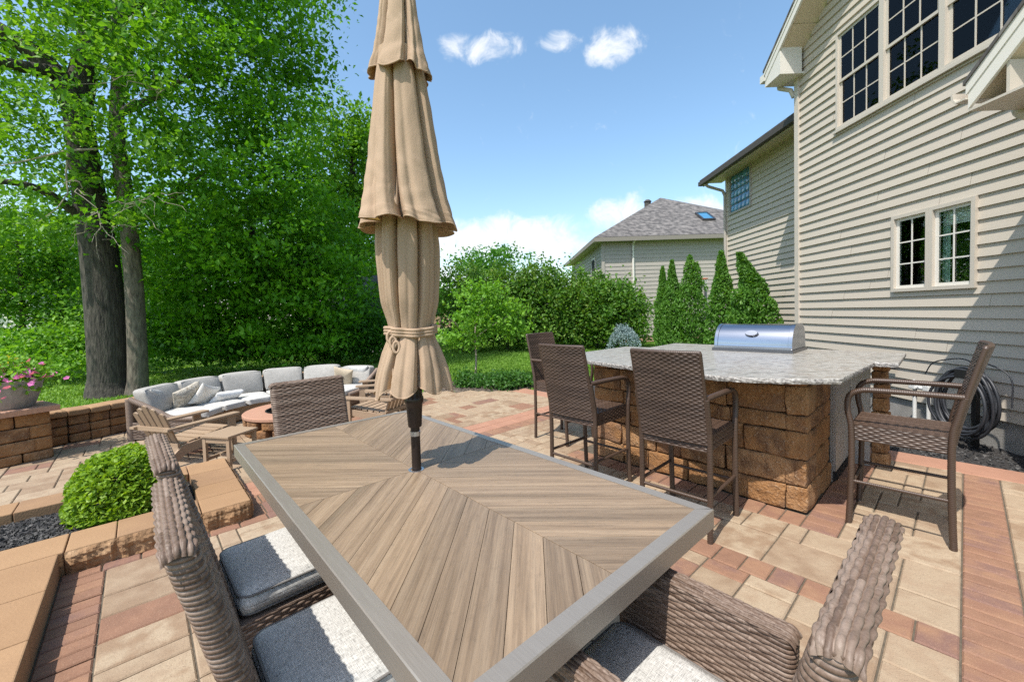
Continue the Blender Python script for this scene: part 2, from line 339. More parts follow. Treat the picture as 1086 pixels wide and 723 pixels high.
def dup(root, loc, rz, label, group=None):
    def cp(o, par):
        c = o.copy(); C.objects.link(c)
        if par is not None: c.parent = par
        for ch in children_of.get(o.name, []): cp(ch, c)
        return c
    children_of = {}
    for x in list(bpy.data.objects):
        if x.parent is not None: children_of.setdefault(x.parent.name, []).append(x)
    r = cp(root, None); r.location = loc; r.rotation_euler = (0, 0, rz); r['label'] = label
    if group: r['group'] = group
    return r
def ab(a_, b_, z=0): q = AV * a_ + BV * b_; return (q[0], q[1], z)

BOXF = [(0, 3, 2, 1), (4, 5, 6, 7), (0, 1, 5, 4), (1, 2, 6, 5), (2, 3, 7, 6), (3, 0, 4, 7)]
def box(mb, lo, hi, mi=0, at=None, xf=None, bev=0):
    (x0, y0, z0), (x1, y1, z1) = lo, hi
    if bev:
        v, f = rbox(np.array([x1 - x0, y1 - y0, z1 - z0]), bev, 2); v = v + np.array([(x0 + x1) / 2, (y0 + y1) / 2, (z0 + z1) / 2])
    else:
        v = np.array([(x0, y0, z0), (x1, y0, z0), (x1, y1, z0), (x0, y1, z0), (x0, y0, z1), (x1, y0, z1), (x1, y1, z1), (x0, y1, z1)], float); f = BOXF
    if xf is not None: v = xf(v)
    mb.add(v, f, mi, at)
_rb = {}
def cube_grid(n):
    if n in _rb: return _rb[n]
    vs = {}; fs = []
    def vid(p):
        k = tuple(np.round(p, 6)); return vs.setdefault(k, len(vs))
    g = np.linspace(-1, 1, n + 1)
    for ax in range(3):
        for sg in (-1, 1):
            for i in range(n):
                for j in range(n):
                    q = []
                    for di, dj in ((0, 0), (1, 0), (1, 1), (0, 1)):
                        p = [0, 0, 0]; p[ax] = sg; p[(ax + 1) % 3] = g[i + di]; p[(ax + 2) % 3] = g[j + dj]; q.append(vid(p))
                    fs.append(q if sg > 0 else q[::-1])
    v = np.array(list(vs.keys())); _rb[n] = (v, np.array(fs)); return _rb[n]
def rbox(size, r, n=4, power=None):
    "rounded box: grid cube whose edge rows sit within r of the edges"
    v, f = cube_grid(n + 2)
    h = np.asarray(size, float) / 2; r = min(r, h.min() * .98)
    m = n + 2
    # remap grid lines so the outermost ring lies in the bevel
    idx = np.round((v + 1) / 2 * m).astype(int)
    p = np.zeros_like(v)
    for k in range(3):
        inner = h[k] - r
        pos = np.where(idx[:, k] == 0, -h[k], np.where(idx[:, k] == m, h[k], 0.0))
        lin_ = -inner + 2 * inner * (idx[:, k] - 1) / max(1, m - 2)
        p[:, k] = np.where((idx[:, k] == 0) | (idx[:, k] == m), pos, lin_)
    inn = np.clip(p, -(h - r), h - r); d = p - inn; L = np.linalg.norm(d, axis=1, keepdims=True); L[L == 0] = 1
    return inn + d / L * r * np.minimum(1, L / r * 10), f.copy()
def sinnoise(p, s, seed=0):
    p = p * s; o = np.array([1.7, 3.1, 5.3]) * (seed + 1)
    return (np.sin(p[:, 0] * 1.3 + o[0] + 1.7 * np.sin(p[:, 1] * 1.1 + o[1])) + np.sin(p[:, 1] * 1.7 + o[1] + 1.3 * np.sin(p[:, 2] * 1.9 + o[2])) + np.sin(p[:, 2] * 1.5 + o[2] + 1.9 * np.sin(p[:, 0] * 1.2 + o[0]))) / 3
def rock(mb, center, size, rz=0, r=.02, amp=.006, mi=0, freq=14, xf=None, n=4):
    v, f = rbox(size, r, n); s_ = random.random() * 50
    nv = np.stack([sinnoise(v, freq, s_), sinnoise(v, freq, s_ + 9), sinnoise(v, freq, s_ + 21)], 1)
    v = v + nv * amp
    c, s = math.cos(rz), math.sin(rz)
    v = np.stack([v[:, 0] * c - v[:, 1] * s, v[:, 0] * s + v[:, 1] * c, v[:, 2]], 1) + np.asarray(center, float)
    if xf is not None: v = xf(v)
    mb.add(v, f, mi)
def tube(mb, pts, rad, n=10, mi=0, at=None, wrap=0, amp=.0015, cap=True, flat=1.0, step=None):
    pts = np.asarray(pts, float); rad = np.broadcast_to(np.asarray(rad, float), (len(pts),)).copy()
    if wrap or step:
        step = step or wrap / 3
        seg = np.linalg.norm(np.diff(pts, axis=0), axis=1); s = np.r_[0, np.cumsum(seg)]
        m = max(2, int(s[-1] / step)); t = np.linspace(0, s[-1], m + 1)
        pts = np.stack([np.interp(t, s, pts[:, k]) for k in range(3)], 1); rad = np.interp(t, s, rad)
        if wrap: rad = rad + amp * np.cos(2 * np.pi * t / wrap)
    tan = np.gradient(pts, axis=0); tan /= np.linalg.norm(tan, axis=1, keepdims=True) + 1e-9
    ref = np.array([0, 0, 1.0]) if abs(tan[0, 2]) < .9 else np.array([1.0, 0, 0])
    u = np.cross(ref, tan[0]); u /= np.linalg.norm(u); V = []
    for i in range(len(pts)):
        u = u - tan[i] * (u @ tan[i]); u /= np.linalg.norm(u) + 1e-9; w_ = np.cross(tan[i], u)
        an = np.arange(n) * 2 * np.pi / n
        V.append(pts[i] + rad[i] * (np.cos(an)[:, None] * u + flat * np.sin(an)[:, None] * w_))
    m = len(pts); V = np.concatenate(V); i, j = np.meshgrid(np.arange(m - 1), np.arange(n), indexing='ij')
    Fq = np.stack([i * n + j, i * n + (j + 1) % n, (i + 1) * n + (j + 1) % n, (i + 1) * n + j], -1).reshape(-1, 4)
    mb.add(V, Fq, mi, at)
    if cap:
        mb.add(V[:n], [tuple(range(n))[::-1]], mi, at if at is None or np.isscalar(at) else None); mb.add(V[-n:], [tuple(range(n))], mi)
def smooth_path(pts, k=8):
    pts = np.asarray(pts, float); out = []
    Pp = np.vstack([2 * pts[0] - pts[1], pts, 2 * pts[-1] - pts[-2]])
    for i in range(1, len(Pp) - 2):
        for t in np.linspace(0, 1, k, endpoint=False):
            p0, p1, p2, p3 = Pp[i - 1:i + 3]
            out.append(.5 * ((2 * p1) + (-p0 + p2) * t + (2 * p0 - 5 * p1 + 4 * p2 - p3) * t * t + (-p0 + 3 * p1 - 3 * p2 + p3) * t ** 3))
    out.append(pts[-1]); return np.array(out)
def lathe(mb, prof, n=32, mi=0, center=(0, 0, 0), mod=None):
    prof = np.asarray(prof, float); an = np.arange(n) * 2 * np.pi / n; V = []
    for r_, z_ in prof:
        rr = r_ * (mod(an, z_) if mod else 1)
        V.append(np.stack([np.cos(an) * rr, np.sin(an) * rr, np.full(n, z_)], 1))
    m = len(prof); i, j = np.meshgrid(np.arange(m - 1), np.arange(n), indexing='ij')
    Fq = np.stack([i * n + j, i * n + (j + 1) % n, (i + 1) * n + (j + 1) % n, (i + 1) * n + j], -1).reshape(-1, 4)
    mb.add(np.concatenate(V) + np.asarray(center, float), Fq, mi)
def prism(mb, poly, z0, z1, mi=0, mi_side=None, cap_bottom=True):
    p = np.asarray(poly, float); n = len(p)
    area = .5 * np.sum(p[:, 0] * np.roll(p[:, 1], -1) - np.roll(p[:, 0], -1) * p[:, 1])
    if area < 0: p = p[::-1]
    v = np.vstack([np.c_[p, np.full(n, z0)], np.c_[p, np.full(n, z1)]])
    mb.add(v, [tuple(range(n, 2 * n))], mi)
    mb.add(v, [(i, (i + 1) % n, n + (i + 1) % n, n + i) for i in range(n)], mi if mi_side is None else mi_side)
    if cap_bottom: mb.add(v, [tuple(range(n))[::-1]], mi)

def weave(mb, pos, Lu, Lv, pitch=.020, spoke=.030, amp=.0045, du=.004, dv=.004, closed=False, flip=False, mi=0, seed=0, face=None, over=.5):
    """woven surface: strands run along u, passing over and under spokes; pos(u, v) -> (point, normal) arrays"""
    nu = max(4, int(round(Lu / du))); u = np.linspace(0, Lu, nu + 1)[:(-1 if closed else None)]; v = np.r_[np.arange(0, Lv, pitch / 7), Lv] if dv < pitch / 4.5 else np.linspace(0, Lv, max(4, int(round(Lv / dv))) + 1)
    if closed: spoke = Lu / (2 * max(2, round(Lu / spoke / 2)))
    U, V = np.meshgrid(u, v, indexing='ij')
    row = np.floor(V / pitch); t = V / pitch - row
    prof = np.sqrt(np.clip(1 - (2 * t - 1) ** 2, 0, 1))
    ph = np.cos(np.pi * (U / spoke + row)); ph = np.sign(ph) * np.abs(ph) ** .7
    wf = 1.0 if face is None else face(U)
    hs_ = amp * (prof * 1.15 + over * wf * ph * prof ** .4 - .55) + amp * .12 * np.sin(row * 12.9898 + U * 31)
    us = U / spoke; q = np.sqrt(np.clip(1 - (2 * (us + .5 - np.floor(us + .5)) - 1) ** 2 * 1.6, 0, 1))
    hp = amp * (q * .55 - .80) * wf - amp * 1.0 * (1 - wf)
    h = np.maximum(hs_, hp)
    p, n = pos(U, V)
    Pn = p + n * h[..., None]
    rr = np.random.default_rng(seed + 11).random(4000)
    at = rr[(row.astype(int) * 7 + np.floor(U / spoke / 9).astype(int) * 131 + seed * 17) % 4000]
    a0, b0 = Pn.shape[:2]
    i, j = np.meshgrid(np.arange(a0 if closed else a0 - 1), np.arange(b0 - 1), indexing='ij'); i2 = (i + 1) % a0
    Fq = np.stack([i * b0 + j, i2 * b0 + j, i2 * b0 + j + 1, i * b0 + j + 1], -1).reshape(-1, 4)
    if flip: Fq = Fq[:, ::-1]
    mb.add(Pn.reshape(-1, 3), Fq, mi, at.ravel())
def plane_pos(o, eu, ev, bulge=0, Lu=1, Lv=1):
    o, eu, ev = (np.asarray(x, float) for x in (o, eu, ev)); n = np.cross(eu, ev); n /= np.linalg.norm(n)
    def f(U, V):
        p = o + U[..., None] * eu + V[..., None] * ev
        if bulge: p = p + n * (bulge * (4 * (U / Lu) * (1 - U / Lu)))[..., None]
        return p, np.broadcast_to(n, p.shape)
    return f
def rrect_loop(W, T, r):
    "closed rounded-rectangle loop in x,y; returns length and f(s)->(xy, normal), counter-clockwise"
    r = min(r, T / 2 - 1e-4, W / 2 - 1e-4); a_, b_ = W - 2 * r, T - 2 * r; q = math.pi * r / 2
    segs = [a_, q, b_, q, a_, q, b_, q]; cum = np.r_[0, np.cumsum(segs)]
    cs = [(W / 2 - r, -T / 2 + r, -90), (W / 2 - r, T / 2 - r, 0), (-W / 2 + r, T / 2 - r, 90), (-W / 2 + r, -T / 2 + r, 180)]
    def f(s):
        s = np.mod(s, cum[-1]); xy = np.zeros(s.shape + (2,)); nn = np.zeros(s.shape + (2,))
        st = [(-W / 2 + r, -T / 2, 1, 0, 0, -1), None, (W / 2, -T / 2 + r, 0, 1, 1, 0), None, (W / 2 - r, T / 2, -1, 0, 0, 1), None, (-W / 2, T / 2 - r, 0, -1, -1, 0), None]
        for k in range(8):
            mk = (s >= cum[k]) & (s < cum[k + 1] + 1e-12); d = s[mk] - cum[k]
            if k % 2 == 0:
                x, y, dx, dy, nx, ny = st[k]; xy[mk] = np.stack([x + dx * d, y + dy * d], -1); nn[mk] = (nx, ny)
            else:
                cx, cy, a0 = cs[k // 2]; an = np.radians(a0) + d / r; dirv = np.stack([np.cos(an), np.sin(an)], -1); xy[mk] = np.array([cx, cy]) + r * dirv; nn[mk] = dirv
        return xy, nn
    return cum[-1], f

# ------------------------------------------------------------------ foliage
def leaves(cent, size, aspect=.6, droop=.35, upn=.6, jitter=.35, rng=RNG):
    n = len(cent); d = rng.normal(size=(n, 3)); d[:, 2] -= droop; d /= np.linalg.norm(d, axis=1, keepdims=True)
    nr = rng.normal(size=(n, 3)); nr[:, 2] += upn * 2; s = np.cross(d, nr); s /= np.linalg.norm(s, axis=1, keepdims=True) + 1e-9
    up = np.cross(s, d)
    L = size * (1 + jitter * rng.uniform(-1, 1, n))[:, None]; Wd = L * aspect
    v = np.stack([cent - d * L * .5, cent + s * Wd * .5 + up * L * .09 + d * L * .05, cent + d * L * .5, cent - s * Wd * .5 + up * L * .09 + d * L * .05], 1).reshape(-1, 3)
    f = np.arange(n * 4).reshape(-1, 4); return v, f
def blob_pts(blobs, n, clump=.22, per=26, shell=.55, rng=RNG, flat=.7):
    "leaf positions: clumps scattered through ellipsoids (cx,cy,cz,rx,ry,rz), denser to the outside"
    B = np.array(blobs, float); vol = (B[:, 3] * B[:, 4] * B[:, 5]) ** .75; pr = vol / vol.sum()
    nc = max(1, n // per); k = rng.choice(len(B), nc, p=pr); d = rng.normal(size=(nc, 3)); d /= np.linalg.norm(d, axis=1, keepdims=True)
    rad = shell + (1 - shell) * rng.random(nc) ** .7; rad = rad * (1 + .14 * rng.normal(size=nc)); rad = np.where(rng.random(nc) < .25, rad * rng.random(nc), rad)
    c = B[k, :3] + d * rad[:, None] * B[k, 3:6]
    sc = clump * (.6 + .8 * rng.random(nc))
    o = rng.normal(size=(nc, per, 3)) * sc[:, None, None] * np.array([1, 1, flat])
    return (c[:, None, :] + o).reshape(-1, 3)
def crown(name, parent, m, pts, size, per=20, **k):
    n = len(pts); cl = np.arange(n) // per; tone = RNG.random(cl[-1] + 1)[cl] * .62 + RNG.random(n) * .38
    mb = MB(); v, f = leaves(pts, size, **k); mb.add(v, f, 0, np.repeat(tone, 4)); return mb.build(name, m, parent)
def wood(name, parent, m, paths, n=10):
    mb = MB()
    for pts, r0, r1 in paths:
        p = smooth_path(pts, 6); t = np.linspace(0, 1, len(p)); tube(mb, p, r0 + (r1 - r0) * t, n)
    return mb.build(name, m, parent, smooth=True)

# ================================================================== SETTING
mb = MB(); box(mb, (-400, -60, -.4), (400, 700, -.05)); tag(mb.build('lawn', 'lawn'), kind='structure')
def in_poly(pts, poly):
    x, y = pts[:, 0], pts[:, 1]; ins = np.zeros(len(pts), bool); n = len(poly); j = n - 1
    for i in range(n):
        xi, yi = poly[i]; xj, yj = poly[j]
        c = ((yi > y) != (yj > y)) & (x < (xj - xi) * (y - yi) / (yj - yi + 1e-12) + xi); ins ^= c; j = i
    return ins
PATIO = [(-2.6, -3.2), (-2.6, 5.16), (5.35, 5.16), (5.6, 4.73), (6.07, 4.24), (6.6, 3.75), (7.3, 3.2), (8.1, 2.4), (8.5, 1.2), (8.4, 0.0), (8.0, -.7), (7.3, -1.0), (6.9, -1.6), (6.8, -3.2)]
mb = MB(); prism(mb, [ab(*p)[:2] for p in PATIO], -.06, -.010); tag(mb.build('patio_base', 'joint_sand'), kind='structure')
def paver(mb, a0, a1, b0, b1, mi, z=0.0):
    g = .0036; dz = z + random.uniform(-.0018, .0018); c = .006
    a0 += g; a1 -= g; b0 += g; b1 -= g
    tl = [random.uniform(-.0012, .0012) for _ in range(2)]
    def q(a_, b_, z_): p = ab(a_, b_); return (p[0], p[1], z_ + tl[0] * (a_ - a0) / .2 + tl[1] * (b_ - b0) / .2)
    v = [q(a0, b0, -.03), q(a1, b0, -.03), q(a1, b1, -.03), q(a0, b1, -.03), q(a0, b0, dz - c), q(a1, b0, dz - c), q(a1, b1, dz - c), q(a0, b1, dz - c),
         q(a0 + c, b0 + c, dz), q(a1 - c, b0 + c, dz), q(a1 - c, b1 - c, dz), q(a0 + c, b1 - c, dz)]
    f = [(8, 11, 10, 9)]
    for i in range(4):
        j = (i + 1) % 4; f += [(4 + i, 8 + i, 8 + j, 4 + j), (i, 4 + i, 4 + j, j)]
    mb.add(v, f, mi)
pv = MB(); PP = np.array(PATIO)
def ok(a0, a1, b0, b1): return in_poly(np.array([((a0 + a1) / 2, (b0 + b1) / 2)]), PATIO)[0]
def ashlar(a0, a1, b0, b1, unit=.105, red=0.0):
    na, nb_ = max(1, round((a1 - a0) / unit)), max(1, round((b1 - b0) / unit)); ua, ub = (a1 - a0) / na, (b1 - b0) / nb_
    occ = np.zeros((na, nb_), bool); sizes = [(2, 3), (3, 2), (2, 2), (2, 3), (3, 3), (1, 2), (2, 1), (1, 3), (2, 4)]; wts = [5, 4, 4, 5, 2, 2, 2, 2, 1]
    for i in range(na):
        for j in range(nb_):
            if occ[i, j]: continue
            for s in random.choices(sizes, wts, k=5) + [(1, 2), (2, 1), (1, 1)]:
                if i + s[0] <= na and j + s[1] <= nb_ and not occ[i:i + s[0], j:j + s[1]].any(): break
            occ[i:i + s[0], j:j + s[1]] = True
            r = (a0 + i * ua, a0 + (i + s[0]) * ua, b0 + j * ub, b0 + (j + s[1]) * ub)
            if ok(*r): paver(pv, *r, 1 if (random.random() < red) else 0)
def band(a0, a1, b0, b1, la, lb, mi=1):
    na, nb_ = max(1, round((a1 - a0) / la)), max(1, round((b1 - b0) / lb)); ua, ub = (a1 - a0) / na, (b1 - b0) / nb_
    for i in range(na):
        for j in range(nb_):
            r = (a0 + i * ua, a0 + (i + 1) * ua, b0 + j * ub, b0 + (j + 1) * ub)
            if ok(*r): paver(pv, *r, mi)
ashlar(-2.6, -.19, -3.2, 4.85); band(-.19, 0, -3.2, 4.85, .19, .088)
ashlar(0, 3.62, 2.465, 3.02, red=.05); band(0, 3.62, 2.30, 2.465, .135, .165)
ashlar(0, .5, 3.02, 4.85); band(.5, .69, 3.02, 4.85, .19, .1); band(.69, 2.6, 3.02, 3.21, .12, .19); ashlar(2.6, 3.62, 3.02, 4.85)
ashlar(0, 3.29, -.205, 2.30, red=.12); band(-2.6, 3.29, -.39, -.205, .092, .185); band(3.29, 3.395, -.39, 2.3, .105, .17); band(3.395, 3.62, .53, 2.3, .2, .1)
band(3.62, 3.80, .53, 4.85, .18, .11); band(3.80, 4.14, .53, 4.85, .17, .34, 2)
ashlar(4.14, 8.6, .53, 4.85, red=.08); ashlar(4.66, 8.6, -3.2, .53, red=.08); ashlar(3.4, 4.66, -3.2, -1.05)
band(-2.6, 5.4, 4.85, 5.16, .44, .31, 2)
tag(pv.build('patio_paving', ['paver_tan', 'paver_red', 'paver_salmon']), kind='structure')

# planter kerb: slabs with a split front face round a mulch bed
KZ = .13
def kerb_slab(mb, a0, a1, b0, b1, front=None):
    g = .002
    def xf(v): return np.stack([AV[0] * v[:, 0] + BV[0] * v[:, 1], AV[1] * v[:, 0] + BV[1] * v[:, 1], v[:, 2]], 1)
    v, f = rbox((a1 - a0 - 2 * g, b1 - b0 - 2 * g, KZ + .05), .006, 10)
    c = np.array([(a0 + a1) / 2, (b0 + b1) / 2, (KZ - .05) / 2]); v = v + c
    if front:
        s_ = random.random() * 20
        k, sg = (0, -1) if front == 'a' else (1, 1)
        lim = (a0 if front == 'a' else b1); d = np.abs(v[:, k] - lim); mk = (d < .012)
        nzv = np.abs(sinnoise(v, 34, s_)) + .6 * np.abs(sinnoise(v, 70, s_ + 3))
        v[mk, k] += -sg * (.004 + .020 * nzv[mk] * (v[mk, 2] < KZ - .012))
    mb.add(xf(v), f, 0 if not front else 0)
    if front:  # split face gets its own material by face normal
        pass
def kerb_face(mb, a0, a1, b0, b1, front):
    "rough split face just proud of a kerb slab"
    na, nz_ = max(6, int(((b1 - b0) if front in ('a',) else (a1 - a0)) / .012)), 10
    s = np.linspace(0, 1, na + 1); t = np.linspace(0, 1, nz_ + 1); S, T = np.meshgrid(s, t, indexing='ij')
    z = -.01 + T * (KZ - .004 + .01); seed = random.random() * 30
    if front == 'a': A_ = np.full_like(S, a0); B_ = b0 + S * (b1 - b0)
    else: B_ = np.full_like(S, b1 if front == 'b' else b0); A_ = a0 + S * (a1 - a0)
    q = np.stack([A_.ravel(), B_.ravel(), z.ravel()], 1)
    hgt = (.35 * sinnoise(q, 26, seed) + .35 * sinnoise(q, 55, seed + 2) + .3 * sinnoise(q, 110, seed + 5)).reshape(S.shape)
    out = .016 + .022 * hgt; edge = np.minimum(np.minimum(S, 1 - S) * na / 2, 1) * np.minimum((1 - T) * nz_ / 1.5, 1); out = out * edge + .003
    if front == 'a': A_ = A_ - out
    elif front == 'b': B_ = B_ + out
    else: B_ = B_ - out
    P_ = np.stack([AV[0] * A_ + BV[0] * B_, AV[1] * A_ + BV[1] * B_, z], -1).reshape(-1, 3)
    i, j = np.meshgrid(np.arange(na), np.arange(nz_), indexing='ij'); n1 = nz_ + 1
    Fq = np.stack([i * n1 + j, (i + 1) * n1 + j, (i + 1) * n1 + j + 1, i * n1 + j + 1], -1).reshape(-1, 4)
    if front == 'a': Fq = Fq[:, ::-1]
    elif front == 'n': pass
    mb.add(P_, Fq, 1)
kb = MB()
for b0, b1 in ((-.37, -.16), (-.16, .25)): kerb_slab(kb, 3.39, 3.68, b0, b1); kerb_face(kb, 3.39, 3.68, b0, b1, 'a')
for a0, a1 in ((3.39, 3.66), (3.66, 3.95), (3.95, 4.3), (4.3, 4.62)):
    kerb_slab(kb, a0, a1, .252, .53); kerb_face(kb, a0, a1, .252, .53, 'b')
kerb_face(kb, 3.39, 3.66, .252, .53, 'a')
for i in range(9): a1 = 3.39 - i * .42; kerb_slab(kb, a1 - .42, a1, -1.0, -.39)
kerb_slab(kb, 3.392, 3.68, -1.0, -.372)
for b0, b1 in ((-.28, .25), (-.7, -.28), (-1.05, -.7)): kerb_slab(kb, 4.36, 4.62, b0, b1)
kerb_slab(kb, 3.68, 4.36, -1.05, -.86)
tag(kb.build('planter_kerb', ['stone_cap', 'split_stone']), 'low ring of buff stone kerb slabs round the clipped shrub bed', 'kerb')
def chips(n, region, z, smin, smax, mi=0):
    mbv = MB(); pts = region(n); k = len(pts)
    base = np.array([(1, 0, -.3), (-.5, .8, -.3), (-.5, -.8, -.3), (0, 0, .5)])
    fc = np.array([(0, 1, 3), (1, 2, 3), (2, 0, 3)])
    V = []; 
    q = RNG.normal(size=(k, 3, 3)); 
    s = RNG.uniform(smin, smax, k)
    u1 = q[:, 0] / np.linalg.norm(q[:, 0], axis=1, keepdims=True); u1[:, 2] *= .4
    u2 = np.cross(u1, q[:, 1]); u2 /= np.linalg.norm(u2, axis=1, keepdims=True); u3 = np.cross(u1, u2)
    for b_ in base: V.append(np.c_[pts, np.full(k, z)] + s[:, None] * (b_[0] * u1 + b_[1] * u2 * .8 + b_[2] * u3))
    V = np.stack(V, 1).reshape(-1, 3); F = (fc[None] + (np.arange(k) * 4)[:, None, None]).reshape(-1, 3)
    mbv.add(V, np.vstack([F, (np.array([[0, 2, 1]])[None] + (np.arange(k) * 4)[:, None, None]).reshape(-1, 3)]), mi); return mbv
def rect_ab(a0, a1, b0, b1):
    def f(n): A_ = RNG.uniform(a0, a1, n); B_ = RNG.uniform(b0, b1, n); return np.stack([AV[0] * A_ + BV[0] * B_, AV[1] * A_ + BV[1] * B_], 1)
    return f
mb = MB(); prism(mb, [ab(*p)[:2] for p in ((3.6, -1.0), (4.4, -1.0), (4.4, .3), (3.6, .3))], -.04, .055); tag(mb.build('planter_soil', 'soil'), kind='structure')
tag(chips(5200, rect_ab(3.68, 4.36, -.9, .26), .062, .008, .022).build('planter_mulch', 'mulch'), kind='stuff')
HY = R(-.96)
def hw(s, x, z):  # house frame: s along the wall (equals Y), x out to the right of the wall plane, z up
    return (4.49 - math.sin(HY) * (s - 3.8) + x * math.cos(HY), 3.8 + (s - 3.8) * math.cos(HY) + x * math.sin(HY), z)
bed_poly = [ab(-2.6, 5.162)[:2], ab(5.2, 5.162)[:2], hw(9.5, .7, 0)[:2], hw(6.5, .3, 0)[:2], hw(1, .3, 0)[:2]]
mb = MB(); prism(mb, bed_poly, -.06, -.014); tag(mb.build('house_bed_soil', 'soil'), kind='structure')
def in_bed(n):
    p = RNG.uniform((2.0, 1.5), (5.1, 6.5), (n, 2)); return p[in_poly(p, bed_poly)]
tag(chips(16000, in_bed, -.006, .008, .024).build('house_bed_mulch', 'mulch'), kind='stuff')
fb = [ab(5.36, 5.17)[:2], ab(5.61, 4.74)[:2], ab(6.08, 4.25)[:2], ab(6.61, 3.76)[:2], (-1.7, 8.1), (-1.2, 8.6), (-.3, 8.75), (.6, 8.7), (1.2, 8.5)]
mb = MB(); prism(mb, fb, -.06, -.012); tag(mb.build('tree_bed_soil', 'mulch_brown'), kind='structure')
def in_fb(n): p = RNG.uniform((-2.2, 6.5), (1.6, 9), (n, 2)); return p[in_poly(p, fb)]
tag(chips(5000, in_fb, -.004, .012, .035).build('tree_bed_mulch', 'mulch_brown'), kind='stuff')
# grass blades over the lawn that can be seen
def grass(n, f):
    p = f(n); k = len(p); an = RNG.uniform(0, 2 * np.pi, k); dist = p[:, 1]; wd = .010 + .0012 * dist; hh = RNG.uniform(.03, .065, k) * (1 + dist * .01)
    d = np.stack([np.cos(an), np.sin(an)], 1); lean = RNG.normal(size=(k, 2)) * .025; z0 = np.full(k, -.055)
    v = np.stack([np.c_[p - d * wd[:, None], z0], np.c_[p + d * wd[:, None], z0], np.c_[p + lean, z0 + hh]], 1).reshape(-1, 3)
    m_ = MB(); m_.add(v, np.arange(k * 3).reshape(-1, 3)); return m_
def lawn_pts(n):
    y = 6.5 + 14 * RNG.random(n) ** 1.4; x = RNG.uniform(-1.2, 1.0, n) * y; x = np.where(RNG.random(n) < .35, RNG.uniform(-.2, .35, n) * y, x); p = np.stack([x, y], 1)
    A_ = p @ AV; B_ = p @ BV; pa = np.stack([A_, B_], 1)
    return p[~in_poly(pa, PATIO) & ~in_poly(p, bed_poly) & ~in_poly(p, fb)]
tag(grass(150000, lawn_pts).build('lawn_grass', 'grass_blade'), kind='stuff')

# ================================================================== THE HOUSE
house = thing('beige_house', 'two storey beige lap sided house with white framed windows beside the patio', 'house')
def siding(name, x0, s0, s1, z0, z1, holes, m, course=.117, lap=.022, sdir=1, parent=house, topf=None):
    "courses of lap siding on the plane x = x0 of the house frame; holes are (sa, sb, za, zb); topf(s) limits the height"
    mb = MB(); nc = int(math.ceil((z1 - z0) / course))
    for c in range(nc):
        cz0 = z0 + c * course; cz1 = min(z1, cz0 + course)
        cuts = sorted({cz0, cz1, *[z for h_ in holes for z in h_[2:] if cz0 < z < cz1]})
        for za, zb in zip(cuts[:-1], cuts[1:]):
            if topf:
                smax = topf(za + .06)
                if smax is None: continue
                lo, hi = max(s0, smax[0]), min(s1, smax[1])
            else: lo, hi = s0, s1
            iv = [(lo, hi)]
            for h_ in holes:
                if h_[2] < (za + zb) / 2 < h_[3]:
                    iv = [x for (p, q) in iv for x in ((p, min(q, h_[0])), (max(p, h_[1]), q)) if x[1] - x[0] > 1e-4]
            oa = lap * (1 - (za - cz0) / course); ob = lap * (1 - (zb - cz0) / course)
            rs_ = random.Random(c * 7 + int(x0 * 100)); sc_ = s0 + (s1 - s0) * (.12 + .76 * rs_.random()); iv = [y for (p, q) in iv for y in (((p, sc_, 0), (sc_ - .0, q, .0022)) if p + .05 < sc_ < q - .05 else ((p, q, 0),))]
            oa0, ob0 = oa, ob
            for p, q, ex_ in iv:
                oa, ob = oa0 + ex_, ob0 + ex_
                if q - p < 1e-3: continue
                v = [hw(p, x0 - oa, za), hw(q, x0 - oa, za), hw(q, x0 - ob, zb), hw(p, x0 - ob, zb)]
                mb.add(v, [(0, 3, 2, 1)])
                if za == cz0:
                    v = [hw(p, x0, za), hw(q, x0, za), hw(q, x0 - oa, za), hw(p, x0 - oa, za)]; mb.add(v, [(0, 3, 2, 1)])
    return mb.build(name, m, parent)
def hbox(mb, s0, s1, x0, x1, z0, z1, mi=0):
    v = np.array([hw(s0, x0, z0), hw(s0, x1, z0), hw(s1, x1, z0), hw(s1, x0, z0), hw(s0, x0, z1), hw(s0, x1, z1), hw(s1, x1, z1), hw(s1, x0, z1)]); mb.add(v, BOXF, mi)
CS = 6.50                                     # far corner of the main wall
RS = .76                                      # roof pitch
def rake(s): return 5.04 + (6.61 - s) * RS    # underside of the gable overhang
def gable_top(z):
    lim = 6.61 - (z - 5.04) / RS
    return (-2.0, min(CS, lim))
UPW = [(4.99, 5.69), (4.29, 4.95), (3.50, 4.25)]
holes = [(3.535, 5.685, 3.73, 4.985), (3.962, 4.843, 1.502, 2.368)]
siding('main_wall', 0, 1.6, CS, .27, 8.2, holes, 'siding', topf=gable_top)
siding('wing_wall', .71, CS - .2, 10.08, .27, 4.5, [(9.07, 9.92, 3.58, 4.43)], 'siding')
mb = MB(); hbox(mb, 1.6, CS - .02, .012, .3, -.3, .275); hbox(mb, CS - .3, 10.06, .722, .9, -.3, .275); mb.build('foundation', 'foundation', house)
mb = MB(); hbox(mb, CS - .05, CS + .035, -.040, .055, .24, 5.32); mb.build('corner_trim', 'trim', house)
mb = MB(); hbox(mb, 10.05, 10.12, .68, .78, .24, 4.5); mb.build('corner_trim', 'trim', house)
